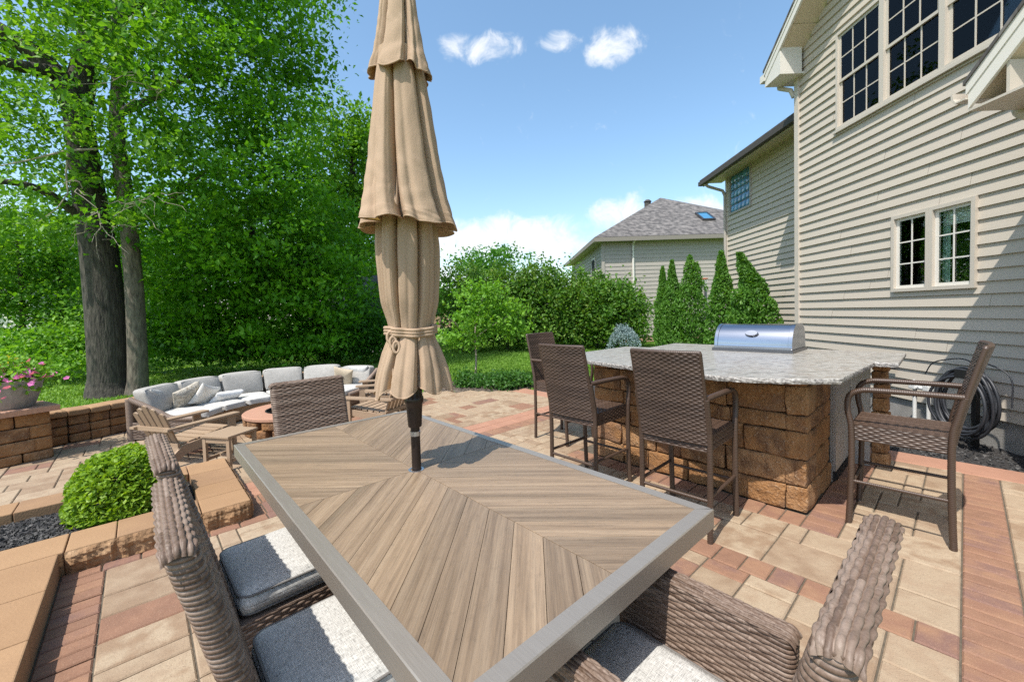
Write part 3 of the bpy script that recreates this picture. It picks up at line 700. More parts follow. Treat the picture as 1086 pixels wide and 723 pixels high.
# backing behind the siding so no light leaks
mb = MB(); hbox(mb, 1.6, 3.44, .02, .10, .27, 6.0); hbox(mb, 5.73, CS - .06, .02, .10, .27, 5.2); hbox(mb, 3.44, 5.73, .02, .1, 2.40, 3.69); hbox(mb, 3.44, 5.73, .02, .1, .28, 1.48); hbox(mb, 3.44, 3.93, .02, .1, 1.48, 2.4); hbox(mb, 4.875, 5.73, .02, .1, 1.48, 2.4); hbox(mb, 3.4, 5.0, .02, .1, 5.04, 6.6)
hbox(mb, CS - .02, 10.0, .75, .8, .27, 3.55); hbox(mb, CS - .02, 9.0, .75, .8, 3.55, 4.5); mb.build('sheathing', 'room_dark', house)
mb = MB(); hbox(mb, CS - .04, CS + .03, .06, .72, .27, 5.3); mb.build('return_wall', 'siding', house)
def sash_window(s0, s1, z0, z1, ncol, nrow, double, glassm, back, trimw=.055, depth=.05):
    f = MB()
    for a in ((s0 - trimw, s1 + trimw, z0 - trimw, z0), (s0 - trimw, s1 + trimw, z1, z1 + trimw), (s0 - trimw, s0, z0, z1), (s1, s1 + trimw, z0, z1)):
        hbox(f, a[0], a[1], -.045, depth, a[2], a[3])
    wf = f.build('window', 'trim', house)
    sm = MB(); halves = [(z0, (z0 + z1) / 2 + .018, -.004), ((z0 + z1) / 2 - .018, z1, -.022)] if double else [(z0, z1, -.012)]
    g = MB(); mu = MB(); t = .034
    for za, zb, xo in halves:
        for a in ((s0, s1, za, za + t), (s0, s1, zb - t, zb), (s0, s0 + t, za + t, zb - t), (s1 - t, s1, za + t, zb - t)): hbox(sm, a[0], a[1], xo, xo + .018, a[2], a[3])
        hbox(g, s0 + t, s1 - t, xo + .007, xo + .011, za + t, zb - t)
        for k in range(1, ncol):
            sc = s0 + t + (s1 - s0 - 2 * t) * k / ncol; hbox(mu, sc - .007, sc + .007, xo + .001, xo + .0065, za + t, zb - t)
        nr = nrow if not double else nrow // 2
        for k in range(1, nr):
            zc = za + t + (zb - za - 2 * t) * k / nr; hbox(mu, s0 + t, s1 - t, xo + .0015, xo + .0062, zc - .007, zc + .007)
    sm.build('sash', 'trim_white' if not double else 'trim', wf); g.build('pane', glassm, wf); mu.build('muntin', 'trim_white' if not double else 'trim', wf)
    return wf
for s0, s1 in ((5.02, 5.66), (4.32, 4.96), (3.56, 4.26)): sash_window(s0, s1, 3.755, 4.96, 3, 4, True, 'upper_glass', None, trimw=.03)
for s0, s1 in ((3.995, 4.365), (4.44, 4.81)): sash_window(s0, s1, 1.535, 2.335, 2, 3, False, 'window_glass', None, trimw=.037)
mb = MB(); hbox(mb, 3.40, 5.73, -.058, -.03, 3.688, 3.722); mb.build('window_sill', 'trim', house)
# dark rooms behind the glass, with curtains and blinds
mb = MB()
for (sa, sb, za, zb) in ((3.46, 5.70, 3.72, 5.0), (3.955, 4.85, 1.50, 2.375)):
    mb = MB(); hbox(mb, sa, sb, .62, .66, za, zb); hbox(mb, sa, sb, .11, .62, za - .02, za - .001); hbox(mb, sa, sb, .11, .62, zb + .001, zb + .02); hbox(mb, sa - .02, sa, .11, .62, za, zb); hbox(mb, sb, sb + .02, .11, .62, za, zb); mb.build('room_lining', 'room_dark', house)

def wavy(mb, s0, s1, x, z0, z1, n=30, amp=.012, k=7):
    s = np.linspace(s0, s1, n); xx = x + amp * np.sin(np.linspace(0, k * 2 * np.pi, n)); v = [hw(a, b_, z0) for a, b_ in zip(s, xx)] + [hw(a, b_, z1) for a, b_ in zip(s, xx)]
    mb.add(v, [(i, i + 1, n + i + 1, n + i) for i in range(n - 1)])
mb = MB(); wavy(mb, 4.73, 4.84, .085, 1.53, 2.34, k=2, amp=.007); wavy(mb, 4.29, 4.365, .07, 1.53, 2.34, k=2); mb.build('curtain', 'curtain', house)
mb = MB()
for s0, s1, z0 in ((4.0, 4.36, 2.16), (4.46, 4.66, 2.20)):
    for i in range(7): hbox(mb, s0, s1, .06 + .004 * (i % 2), .066 + .004 * (i % 2), z0 + i * .026, z0 + i * .026 + .024)
mb.build('window_blind', 'blind', house)
# glass block window on the wing
f = MB(); g = MB(); n1, n2 = 5, 5
for a in ((9.03, 9.96, 3.54, 3.585), (9.03, 9.96, 4.425, 4.46), (9.03, 9.075, 3.585, 4.425), (9.915, 9.96, 3.585, 4.425)): hbox(f, a[0], a[1], .675, .75, a[2], a[3])
gf = f.build('window', 'siding_grey', house)
for i in range(n1):
    for j in range(n2):
        s0 = 9.075 + .84 * i / n1; z0 = 3.585 + .84 * j / n2; v, ff = rbox((.84 / n1 - .012, .05, .84 / n2 - .012), .02, 2)
        g.add(np.array([hw(s0 + .84 / n1 / 2 + q[0], .72 + q[1], z0 + .84 / n2 / 2 + q[2]) for q in v]), ff)
g.build('glass_block', 'glass_block', gf, smooth=True)
m_ = MB(); hbox(m_, 9.07, 9.92, .722, .735, 3.58, 4.43); m_.build('block_mortar', 'siding_grey', gf)
# roofs. main gable: overhang plane at x = -.29
def roof_slab(mb, pts, th, uvs=None):
    p = np.asarray(pts, float); q = p.copy(); q[:, 2] += th; n = len(p); v = np.vstack([p, q]); uv = np.vstack([uvs, uvs]) if uvs is not None else None
    mb.add(v, [tuple(range(n))[::-1], tuple(range(n, 2 * n))] + [(i, (i + 1) % n, n + (i + 1) % n, n + i) for i in range(n)], 0, None, uv)
E0, RIDGE = 6.74, 2.2
mb = MB(); mb_pts = [hw(E0, -.40, rake(E0) + .15), hw(RIDGE, -.40, rake(RIDGE) + .15), hw(RIDGE, 7, rake(RIDGE) + .15), hw(E0, 7, rake(E0) + .15)]
L_ = (E0 - RIDGE) * math.hypot(1, RS); roof_slab(mb, mb_pts, .035, np.array([(0, 0), (0, L_), (7.3, L_), (7.3, 0)]))
mb_pts = [hw(RIDGE, -.40, rake(RIDGE) + .15), hw(-2.5, -.40, rake(RIDGE) + .15 - RS * (RIDGE + 2.5)), hw(-2.5, 7, rake(RIDGE) + .15 - RS * (RIDGE + 2.5)), hw(RIDGE, 7, rake(RIDGE) + .15)]
roof_slab(mb, mb_pts, .035, np.array([(0, 0), (0, L_), (7.3, L_), (7.3, 0)]))
mroof = mb.build('roof', 'shingle', house)
def slope_box(mb, s0, s1, x0, x1, f, d0, d1):
    v = np.array([hw(s0, x0, f(s0) + d0), hw(s0, x1, f(s0) + d0), hw(s1, x1, f(s1) + d0), hw(s1, x0, f(s1) + d0), hw(s0, x0, f(s0) + d1), hw(s0, x1, f(s0) + d1), hw(s1, x1, f(s1) + d1), hw(s1, x0, f(s1) + d1)]); mb.add(v, BOXF)
mb = MB(); slope_box(mb, RIDGE, E0 - .03, -.382, -.352, rake, -.015, .149); slope_box(mb, RIDGE, E0 - .015, -.390, -.3825, rake, .09, .152); mb.build('rake_board', 'trim_white', mroof)
mb = MB()
k = 0
s_ = RIDGE
while s_ < E0 - .30:
    slope_box(mb, s_ + .004, s_ + .296, -.351, .02, rake, .002, .012); s_ += .3
mb.build('soffit', 'soffit', mroof)
mb = MB(); hbox(mb, CS - .16, E0 - .02, -.378, .42, 4.86, 4.885); hbox(mb, CS - .16, E0 - .02, -.374, -.352, 4.886, 5.2); hbox(mb, CS - .16, CS - .14, -.351, -.05, 4.886, 5.3); hbox(mb, E0 - .04, E0 - .015, -.35, 5, 4.886, 5.06); mb.build('eave_return', 'trim_white', mroof)
mb = MB(); hbox(mb, E0 - .012, E0 + .095, -.39, 5, 4.97, 5.08); mb.build('gutter', 'trim_white', mroof)
mb = MB(); tube(mb, [hw(E0 + .03, -.12, 4.98), hw(E0 + .03, -.12, 4.86), hw(CS + .10, -.05, 4.74), hw(CS + .07, -.02, 4.62)], .032, 10, step=.02); mb.build('downspout', 'trim', mroof, smooth=True)
# wing roof: eave along the wing
mb = MB(); WE = .21
pts = [hw(6.4, WE, 4.50), hw(10.45, WE, 4.50), hw(10.45, 4.2, 4.50 + 4 * .52), hw(6.4, 4.2, 4.50 + 4 * .52)]
roof_slab(mb, [pts[0], pts[3], pts[2], pts[1]], .04, np.array([(0, 0), (0, 4.5), (4.0, 4.5), (4.0, 0)])); wroof = mb.build('wing_roof', 'shingle', house)
mb = MB(); hbox(mb, 6.36, 10.42, WE + .10, .74, 4.455, 4.47); mb.build('soffit', 'soffit', wroof)
mb = MB(); hbox(mb, 6.36, 10.44, WE + .075, WE + .10, 4.38, 4.52); mb.build('fascia', 'trim', wroof)
mb = MB(); hbox(mb, 6.36, 10.47, WE - .03, WE + .073, 4.40, 4.495); mb.build('gutter', 'dark_edge', wroof)
mb = MB(); tube(mb, [hw(10.3, WE + .05, 4.42), hw(10.25, WE + .12, 4.33), hw(10.12, .62, 4.18), hw(10.10, .66, 4.05), hw(10.10, .66, .3)], .035, 10, step=.04); mb.build('downspout', 'siding_grey', wroof, smooth=True)
# the projecting bay nearer the camera: gable overhang with gutter end
PX = 3.45 - 4.49; PS = 3.12; PZ = 2.86
def prake(s): return PZ + (PS - s) * .92
mb = MB(); pts = [hw(PS, PX - .02, prake(PS) + .12), hw(-1, PX - .02, prake(-1) + .12), hw(-1, .0, prake(-1) + .12), hw(PS, .0, prake(PS) + .12)]
roof_slab(mb, pts, .03, np.array([(0, 0), (0, 5.5), (1.1, 5.5), (1.1, 0)])); proof = mb.build('bay_roof', 'shingle', house)
mb = MB(); slope_box(mb, -1, PS - .02, PX, PX + .022, prake, -.075, .119); slope_box(mb, -1, PS - .01, PX - .008, PX - .0005, prake, .04, .122); mb.build('rake_board', 'trim_white', proof)
mb = MB(); slope_box(mb, -1, PS - .04, PX + .023, PX + .30, prake, -.03, -.02); mb.build('soffit', 'soffit', proof)
mb = MB(); hbox(mb, PS - .50, PS - .02, PX + .004, -.01, PZ - .075, PZ - .058); hbox(mb, PS - .26, PS - .24, PX + .024, PX + .28, PZ - .057, PZ + .16); mb.build('eave_return', 'trim', proof)
gp = np.array([(0, 0), (.075, 0), (.10, .035), (.105, .085), (.09, .085), (.085, .04), (.068, .012), (0, .012)])
mb = MB(); n_ = len(gp); v = [hw(PS - .018 + q[0], PX - .02, PZ - .0 + q[1] + .015) for q in gp] + [hw(PS - .018 + q[0], -.01, PZ + q[1] + .015) for q in gp]
mb.add(v, [tuple(range(n_)), tuple(range(n_, 2 * n_))[::-1]] + [(i, n_ + i, n_ + (i + 1) % n_, (i + 1) % n_) for i in range(n_)]); mb.build('gutter', 'trim', proof)
mb = MB(); tube(mb, smooth_path([hw(PS + .0, PX + .40, PZ + .02), hw(PS + .0, PX + .40, PZ - .08), hw(PS - .10, PX + .40, PZ - .14), hw(PS - .45, PX + .33, PZ - .15), hw(PS - .62, PX + .33, PZ - .2), hw(PS - .62, PX + .33, .05)], 6), .036, 12, step=.02); mb.build('downspout', 'trim', proof, smooth=True)
mb = MB(); hbox(mb, 1.0, 2.86, PX + .34, .0, .27, 3.1); mb.build('bay_wall', 'siding', house)

# ================================================================== NEIGHBOURS
nh = thing('neighbour_house', 'grey sided house with big hipped shingle roof and skylight behind the hedge', 'house', (3.8, 17, 0))
nb = MB()
def lap_wall(mb, p0, p1, z0, z1, course=.16, lap=.016):
    p0, p1 = np.array(p0, float), np.array(p1, float); d = p1 - p0; n = np.array([d[1], -d[0]]) / np.linalg.norm(d)
    for c in range(int((z1 - z0) / course)):
        za = z0 + c * course; zb = za + course; a0, a1 = p0 + n * lap, p1 + n * lap
        mb.add([(*a0, za), (*a1, za), (*p1, zb), (*p0, zb), (*p0, za), (*p1, za)], [(0, 1, 2, 3), (4, 5, 1, 0)])
NX0, NX1, NY0, NY1 = 0, 7.5, 0, 8.4      # local to (3.8, 17)
lap_wall(nb, (NX0, NY0), (NX1, NY0), .25, 4.25); lap_wall(nb, (NX0, NY1), (NX0, NY0), .25, 4.25)
nb.build('wall', 'siding_grey', nh)
mb = MB(); box(mb, (NX0 + .03, NY0 + .03, 0), (NX1, NY1, .26)); mb.build('foundation', 'brick_pink', nh)
mb = MB(); box(mb, (NX0 + .05, NY0 + .05, .26), (NX1 - .05, NY1 - .05, 4.2)); mb.build('sheathing', 'room_dark', nh)
mb = MB(); box(mb, (-.04, -.04, .25), (.08, .08, 4.25)); mb.build('corner_trim', 'siding_grey', nh)
mb = MB(); ov = .4; ez = 4.28
A0 = np.array((-ov, -ov, ez)); B0_ = np.array((NX1 + .6, -ov, ez)); C0 = np.array((NX1 + .6, NY1 + .6, ez)); D0 = np.array((-ov, NY1 + .6, ez)); AP = np.array((3.85, 3.9, 6.9)); AQ = np.array((4.4, 5.6, 6.9))
def rf(pts):
    p = np.array(pts, float); e = p[1] - p[0]; e /= np.linalg.norm(e); n = np.cross(p[1] - p[0], p[2] - p[0]); n /= np.linalg.norm(n); u2 = np.cross(n, e)
    mb.add(p, [tuple(range(len(p)))], 0, None, np.stack([(p - p[0]) @ e, (p - p[0]) @ u2], 1))
R1 = np.array((5.95, 4.2, 6.3)); R2 = np.array((7.1, 4.2, 6.28)); R3 = np.array((8.6, 2.6, 5.2))
rf([A0, B0_, R3, R2, R1, AP]); rf([D0, A0, AP, AQ]); rf([B0_, C0, R2, R3]); rf([C0, D0, AQ, AP, R1, R2])
nroof = mb.build('roof', 'shingle', nh)
mb = MB(); box(mb, (-ov, -ov, ez - .17), (NX1 + .6, -ov + .03, ez - .01)); box(mb, (-ov, -ov + .03, ez - .17), (-ov + .03, NY1 + .6, ez - .01)); mb.build('fascia', 'dark_edge_tan', nroof)
mb = MB(); box(mb, (-ov + .03, -ov + .03, ez - .14), (NX1 + .5, .0, ez - .12)); box(mb, (-ov + .03, .0, ez - .14), (0, NY1 + .5, ez - .12)); mb.build('soffit', 'siding_grey', nroof)
mb = MB(); tube(mb, [(1.25, -ov + .02, ez - .1), (1.25, -.05, ez - .3), (1.25, -.05, .2)], .045, 8); mb.build('downspout', 'trim_white', nh)
# skylight on the front slope
e1 = (B0_ - A0) / np.linalg.norm(B0_ - A0); nn = np.cross(e1, AP - A0); nn /= np.linalg.norm(nn); e2 = np.cross(nn, e1)
sk = A0 + e1 * 4.95 + e2 * 1.5
def skb(mb, u0, u1, v0, v1, h0, h1):
    P8 = [sk + e1 * u + e2 * v_ + nn * h_ for h_ in (h0, h1) for u, v_ in ((u0, v0), (u1, v0), (u1, v1), (u0, v1))]; mb.add(np.array(P8), BOXF)
mb = MB()
for a in ((0, .55, 0, .06), (0, .55, .84, .9), (0, .06, .06, .84), (.49, .55, .06, .84)): skb(mb, *a, 0, .1)
skf = mb.build('skylight', 'steel_dark', nroof); mb = MB(); skb(mb, .06, .49, .06, .84, .05, .07); mb.build('pane', 'glass_block', skf)
mb = MB(); lathe(mb, [(.16, 0), (.16, .25), (.2, .26), (.1, .36), (0.001, .38)], 12, center=(3.2, 3.9, 6.45)); mb.build('roof_vent', 'dark_edge', nroof)
for y0 in (1.3, 4.6):
    mb = MB(); box(mb, (-.05, y0, 2.2), (.0, y0 + .75, 3.7)); wf = mb.build('window', 'trim_white', nh); mb = MB(); box(mb, (-.06, y0 + .08, 2.28), (-.051, y0 + .67, 3.62)); mb.build('pane', 'room_dark', wf)
# basketball hoop standing in front of it
hp = thing('basketball_hoop', 'basketball hoop with clear backboard and orange rim beyond the arborvitae', 'basketball hoop', (6.9, 15.6, 0))
mb = MB(); tube(mb, [(.42, 0, 0), (.42, 0, 2.0), (.05, .0, 2.55)], .05, 8); mb.build('post', 'steel_dark', hp)
mb = MB()
for a in ((-.02, .02, -.45, .45, 2.25, 2.3), (-.02, .02, -.45, .45, 3.0, 3.05), (-.02, .02, -.45, -.40, 2.3, 3.0), (-.02, .02, .40, .45, 2.3, 3.0), (-.015, .015, -.15, -.12, 2.3, 2.7), (-.015, .015, .12, .15, 2.3, 2.7), (-.015, .015, -.12, .12, 2.67, 2.7)): box(mb, (a[0], a[2], a[4]), (a[1], a[3], a[5]))
fr = mb.build('backboard_frame', 'steel_dark', hp); mb = MB(); box(mb, (-.006, -.4, 2.3), (.006, .4, 3.0)); mb.build('backboard', 'window_glass', fr)
mb = MB(); an = np.linspace(0, 2 * np.pi, 25); tube(mb, np.stack([.28 + .22 * np.cos(an), .22 * np.sin(an), np.full(25, 2.42)], 1), .016, 6); mb.build('rim', 'hoop_orange', hp)
mb = MB(); 
for k in range(12):
    t = k * 2 * np.pi / 12; tube(mb, [(.28 + .22 * math.cos(t), .22 * math.sin(t), 2.41), (.28 + .13 * math.cos(t + .5), .13 * math.sin(t + .5), 2.05)], .006, 4); tube(mb, [(.28 + .22 * math.cos(t), .22 * math.sin(t), 2.41), (.28 + .13 * math.cos(t - .5), .13 * math.sin(t - .5), 2.05)], .006, 4)
mb.build('net', 'pvc', hp)
hp.rotation_euler = (0, 0, R(-25))
# a shed among the trees and far houses
def small_house(name, label, x, y, w_, d_, hw_, hr, wallm, roofm, rz=0, win=()):
    t = thing(name, label, 'house' if 'house' in name else 'shed', (x, y, -.05), rz)
    mb = MB(); v = [(-w_, -d_, 0), (w_, -d_, 0), (w_, d_, 0), (-w_, d_, 0), (-w_, -d_, hw_), (w_, -d_, hw_), (w_, d_, hw_), (-w_, d_, hw_), (0, -d_, hr), (0, d_, hr)]
    mb.add(v, [(0, 1, 5, 8, 4), (2, 3, 7, 9, 6), (1, 2, 6, 5), (3, 0, 4, 7)]); mb.build('wall', wallm, t)
    mb = MB(); o = .25; k = (hr - hw_) / w_
    for sg in (-1, 1):
        p = np.array([(sg * (w_ + o), -d_ - o, hw_ - o * k), (0, -d_ - o, hr), (0, d_ + o, hr), (sg * (w_ + o), d_ + o, hw_ - o * k)], float); q = p + (0, 0, .1); q0 = p + (0, 0, .02); vv = np.vstack([q0, q]); uv = np.array([(0, 0), (0, 3), (4, 3), (4, 0)] * 2, float)
        mb.add(vv, [(0, 1, 2, 3), (4, 5, 6, 7), (0, 4, 5, 1), (1, 5, 6, 2), (2, 6, 7, 3), (3, 7, 4, 0)], 0, None, uv)
    mb.build('roof', roofm, t)
    for (x0, x1, z0, z1) in win:
        mb = MB(); box(mb, (x0, -d_ - .03, z0), (x1, -d_ - .005, z1)); wf = mb.build('window', 'trim_white', t); mb = MB(); box(mb, (x0 + .06, -d_ - .045, z0 + .06), (x1 - .06, -d_ - .031, z1 - .06)); mb.build('pane', 'room_dark', wf)
    return t
p = P(388, 330, 17.5); small_house('garden_shed', 'grey sided shed with dark metal roof half hidden behind the closed parasol', p[0], 18, 1.5, 2.2, 1.6, 3.1, 'siding_grey', 'roof_metal', R(62))
p = P(477, 335, 46); small_house('far_house', 'distant pinkish brick house with grey roof right of the parasol', p[0] - .6, 48, 2.6, 3.5, 1.9, 3.4, 'brick_pink', 'shingle', R(20), [(-.6, .4, .7, 1.6)])
p = P(60, 300, 26); small_house('far_house', 'pale house glimpsed between the trunks and the left shrubs', p[0], 27, 4, 4, 3.4, 5.2, 'trim_white', 'shingle', R(75))

# ================================================================== TREES AND SHRUBS
def E3(px, py, Y, rx, ry, rY):  # ellipsoid of foliage seen round (px, py) at depth Y, radii in pixels / metres
    c = P(px, py, Y); k = Y / F_PX; return (c[0], c[1], c[2], rx * k, rY, ry * k)
def tree(name, label, base, wood_m, paths, leaf_m, blobs, n, size, cat='tree', group=None, clump=.24, flat=.7, per=26, **k):
    t = thing(name, label, cat, base, 0, group); off = np.array(base)
    if paths:
        mbw = wood('trunk', t, wood_m, [(np.array(p) - off, r0, r1) for p, r0, r1 in paths], 14)
    crown('crown', t, leaf_m, blob_pts(blobs, n, clump, flat=flat, per=per) - off, size, per=per, **k); return t
Y1 = 8.3
def Q(px, py, Y=Y1): return P(px, py, Y)
t1 = Q(116, 421); t1[2] = -.1
big1 = tree('maple_tree', 'massive dark barked tree with two main limbs, left of its twin trunk', t1, 'bark_dark',
     [([t1, Q(117, 400), Q(112, 330), Q(104, 255)], .36, .29), ([t1 + (0.05, 0, .0), Q(117, 410), Q(117, 395)], .43, .31), ([Q(104, 262), Q(92, 190, 8.2), Q(78, 110, 8.0), Q(40, 60, 7.7), Q(-20, 20, 7.3)], .28, .12),
      ([Q(80, 115, 8.1), Q(95, 40, 8.4), Q(100, -60, 8.8), Q(110, -200, 9.2)], .24, .08), ([Q(60, 78, 7.8), Q(10, 68, 7.2), Q(-50, 50, 6.6)], .13, .05), ([Q(100, 240), Q(40, 200, 7.6), Q(-30, 190, 7.0)], .10, .03),
      ([Q(90, 60, 8.4), Q(160, -20, 8.8), Q(200, -120, 9.3)], .14, .05)],
     'leaf_oak', [E3(40, 40, 7.6, 90, 60, 1.4), E3(120, 30, 7.2, 80, 70, 1.3), E3(60, 140, 7.4, 70, 40, 1.0), E3(110, 215, 7.6, 70, 28, .9), E3(130, 110, 7.4, 70, 50, 1.1), E3(-60, 60, 8, 90, 110, 2.2), E3(90, -100, 8.5, 170, 90, 2.6), E3(20, -140, 9, 200, 110, 3), E3(60, 240, 8.6, 60, 25, .9), E3(10, 120, 8.6, 50, 45, 1.2), E3(40, 175, 7.4, 50, 22, .7), E3(150, 165, 7.4, 36, 40, .7), E3(100, 238, 7.4, 60, 16, .5)], 36000, .105, flat=.42, upn=1.1, clump=.24, jitter=.5, per=56)
t2 = Q(146, 420); t2[2] = -.1
big2 = tree('maple_tree', 'tall pale barked tree with slimmer straight trunk, right of the dark trunk', t2, 'bark_light',
     [([t2, Q(146, 380), Q(142, 300), Q(134, 215), Q(124, 140, 8.4), Q(126, 60, 8.6), Q(122, -60, 9), Q(130, -220, 9.6)], .175, .08), ([t2, Q(146, 405)], .22, .165), ([Q(126, 120, 8.4), Q(170, 100, 8.8), Q(230, 60, 9.4)], .09, .03), ([Q(125, 90, 8.5), Q(150, 30, 8.8), Q(210, -30, 9.4)], .10, .03), ([Q(134, 215), Q(175, 215, 8.8), Q(220, 180, 9.2)], .06, .02)],
     'leaf_maple', [E3(210, 60, 9.2, 90, 80, 1.8), E3(275, 40, 9.6, 64, 85, 1.8), E3(290, 120, 9.8, 50, 70, 1.5), E3(220, 150, 9.2, 85, 70, 1.6), E3(180, 210, 9.0, 70, 50, 1.3), E3(270, 210, 9.4, 75, 65, 1.5), E3(250, -60, 9.6, 120, 90, 2.3), E3(160, -120, 9.5, 150, 110, 2.6), E3(225, 270, 9.3, 80, 45, 1.4), E3(332, 62, 10, 20, 34, 1), E3(308, 180, 10, 38, 60, 1.2), E3(175, 130, 7.9, 36, 60, .8), E3(160, 228, 7.9, 34, 22, .6)], 42000, .115, flat=.42, upn=1.1, clump=.26, jitter=.5, per=60)
# dead twigs hanging in front of the dark trunk
def dead(pts, rad):
    mb = MB(); tube(mb, pts, rad, 6); o = mb.build('dead_branch', 'twig', big1); o.location = -Vector(t1)
for k, (x, y) in enumerate(((100, 225), (112, 240), (150, 215), (165, 205), (80, 200), (150, 80), (168, 95))):
    for q in range(4):
        s = Q(x + random.uniform(-8, 8), y, 7.25); pts = [s]; d = np.array([random.uniform(-1, 1), random.uniform(-.5, .2), random.uniform(-1, .1)])
        for i in range(5): pts.append(pts[-1] + d * .13 + RNG.normal(size=3) * .05)
        dead(pts, np.linspace(.008, .002, 6))
dead([Q(103, 158, 7.4), Q(70, 160, 7.2), Q(30, 170, 7.0), Q(-10, 178, 6.8)], [.02, .018, .013, .006])
dead([Q(72, 160, 7.2), Q(70, 185, 7.2), Q(72, 205, 7.2), Q(60, 222, 7.1), Q(40, 235, 7.0)], [.016, .014, .012, .008, .004])
# lower trees and shrubs behind the seating
tree('understory_tree', 'broad low maple with drooping branches behind the sofa', P(265, 372, 11), 'bark_dark', [([P(265, 374, 11), P(262, 320, 11), P(268, 240, 11)], .12, .06), ([P(262, 330, 11), P(300, 290, 10.8), P(340, 270, 10.6)], .05, .02), ([P(262, 330, 11), P(220, 280, 10.8), P(190, 270, 10.6)], .05, .02)],
     'leaf_maple', [E3(300, 300, 10.6, 75, 55, 1.3), E3(240, 310, 10.4, 70, 50, 1.2), E3(350, 310, 11, 45, 55, 1.2), E3(280, 350, 10.2, 90, 30, 1.0), E3(190, 300, 10.4, 40, 60, 1.0), E3(330, 250, 11.4, 55, 60, 1.3), E3(250, 255, 11, 70, 50, 1.4)], 28000, .125, flat=.42, upn=1.1, jitter=.5, per=50)
tree('shade_shrub', 'dark leafy shrub at the wood edge left of the shed', P(365, 372, 12.5), 'bark_dark', [([P(365, 376, 12.5), P(366, 330, 12.5)], .05, .02)], 'leaf_shade', [E3(370, 340, 12.4, 35, 36, 1.0), E3(395, 350, 13, 22, 24, .8), E3(340, 352, 12, 40, 22, .9), E3(412, 345, 13.2, 16, 18, .6)], 9000, .12, cat='shrub')
tree('lime_tree', 'tall green tree rising behind the shed, left of the closed parasol', P(380, 345, 16), 'bark_dark', [([P(380, 350, 16), P(378, 260, 16), P(372, 140, 16)], .2, .08)], 'leaf_oak', [E3(372, 200, 16, 40, 75, 2), E3(350, 150, 15.6, 45, 50, 2), E3(385, 150, 16, 18, 42, 1.2), E3(345, 230, 15.5, 50, 60, 2), E3(392, 240, 16, 22, 60, 1.3), E3(365, 290, 16, 40, 40, 1.6), E3(392, 300, 20, 40, 40, 1.6)], 20000, .16, flat=.5, upn=.9, jitter=.5)
tree('wood_tree', 'leafy young tree at the left edge behind the flower pot', P(20, 372, 11.5), 'bark_dark', [([P(20, 378, 11.5), P(24, 330, 11.5), P(18, 250, 11.5)], .09, .04), ([P(60, 378, 12), P(66, 320, 12), P(60, 260, 12)], .07, .03)], 'leaf_oak', [E3(10, 250, 11.5, 60, 55, 1.6), E3(60, 275, 12, 34, 44, 1.2), E3(-30, 310, 11, 60, 60, 1.5), E3(25, 320, 11.4, 48, 40, 1.2), E3(70, 330, 12, 26, 30, .9), E3(-60, 230, 12, 70, 70, 2)], 17000, .125, flat=.5, upn=.9, jitter=.5)
tree('wood_shrub', 'low bright green undergrowth between flower pot and dark trunk', P(65, 385, 10.5), None, None, 'leaf_fresh', [E3(60, 362, 10.8, 40, 18, 1.0), E3(30, 372, 10.2, 34, 18, .9), E3(90, 350, 11.5, 20, 24, .8), E3(75, 385, 10, 26, 10, .7), E3(165, 330, 12, 14, 46, .7)], 9000, .11, cat='shrub', clump=.16)
tree('wood_shrub', 'low dark hedge of leaves at the wood edge behind the middle of the sofa', P(300, 380, 11.5), None, None, 'leaf_shade', [E3(290, 366, 11.6, 60, 16, .8), E3(345, 366, 12, 50, 16, .8), E3(395, 362, 13, 36, 18, .8), E3(240, 368, 11.4, 40, 14, .7)], 9000, .11, cat='shrub', clump=.16)
tree('wood_shrub', 'dark leafy shrub right of the pale trunk behind the sofa', P(200, 380, 10.2), None, None, 'leaf_shade', [E3(190, 352, 10.8, 42, 26, 1.0), E3(240, 362, 11.2, 40, 20, .9), E3(160, 360, 11.5, 30, 24, .8)], 9000, .12, cat='shrub')
far = [(-20, 285, 24, 120, 60, 4), (90, 255, 26, 70, 90, 4), (180, 220, 27, 90, 110, 4), (270, 230, 28, 100, 110, 4), (350, 260, 28, 80, 80, 4), (420, 300, 30, 50, 40, 3)]
FAR_L = ['far tree filling the left edge of the wood', 'far tree seen between the shrubs and the dark trunk', 'far tree seen just right of the pale trunk', 'far tree deep in the wood behind the low maple', 'far tree deep in the wood above the shed', 'far tree low behind the parasol canopy']
for k, (px, py, Y, rx, ry, rY) in enumerate(far):
    b = P(px, 345, Y); b[2] = -.1
    tree('far_tree', FAR_L[k], b, 'bark_dark', [([b, P(px, py, Y)], .25, .1)], 'leaf_far', [E3(px, py, Y, rx, ry, rY), E3(px - rx * .4, py + ry * .5, Y - 1, rx * .7, ry * .5, rY * .7), E3(px + rx * .4, py + ry * .4, Y - 1, rx * .7, ry * .5, rY * .7)], 7000, .30, group='trees deep in the wood', clump=.5)
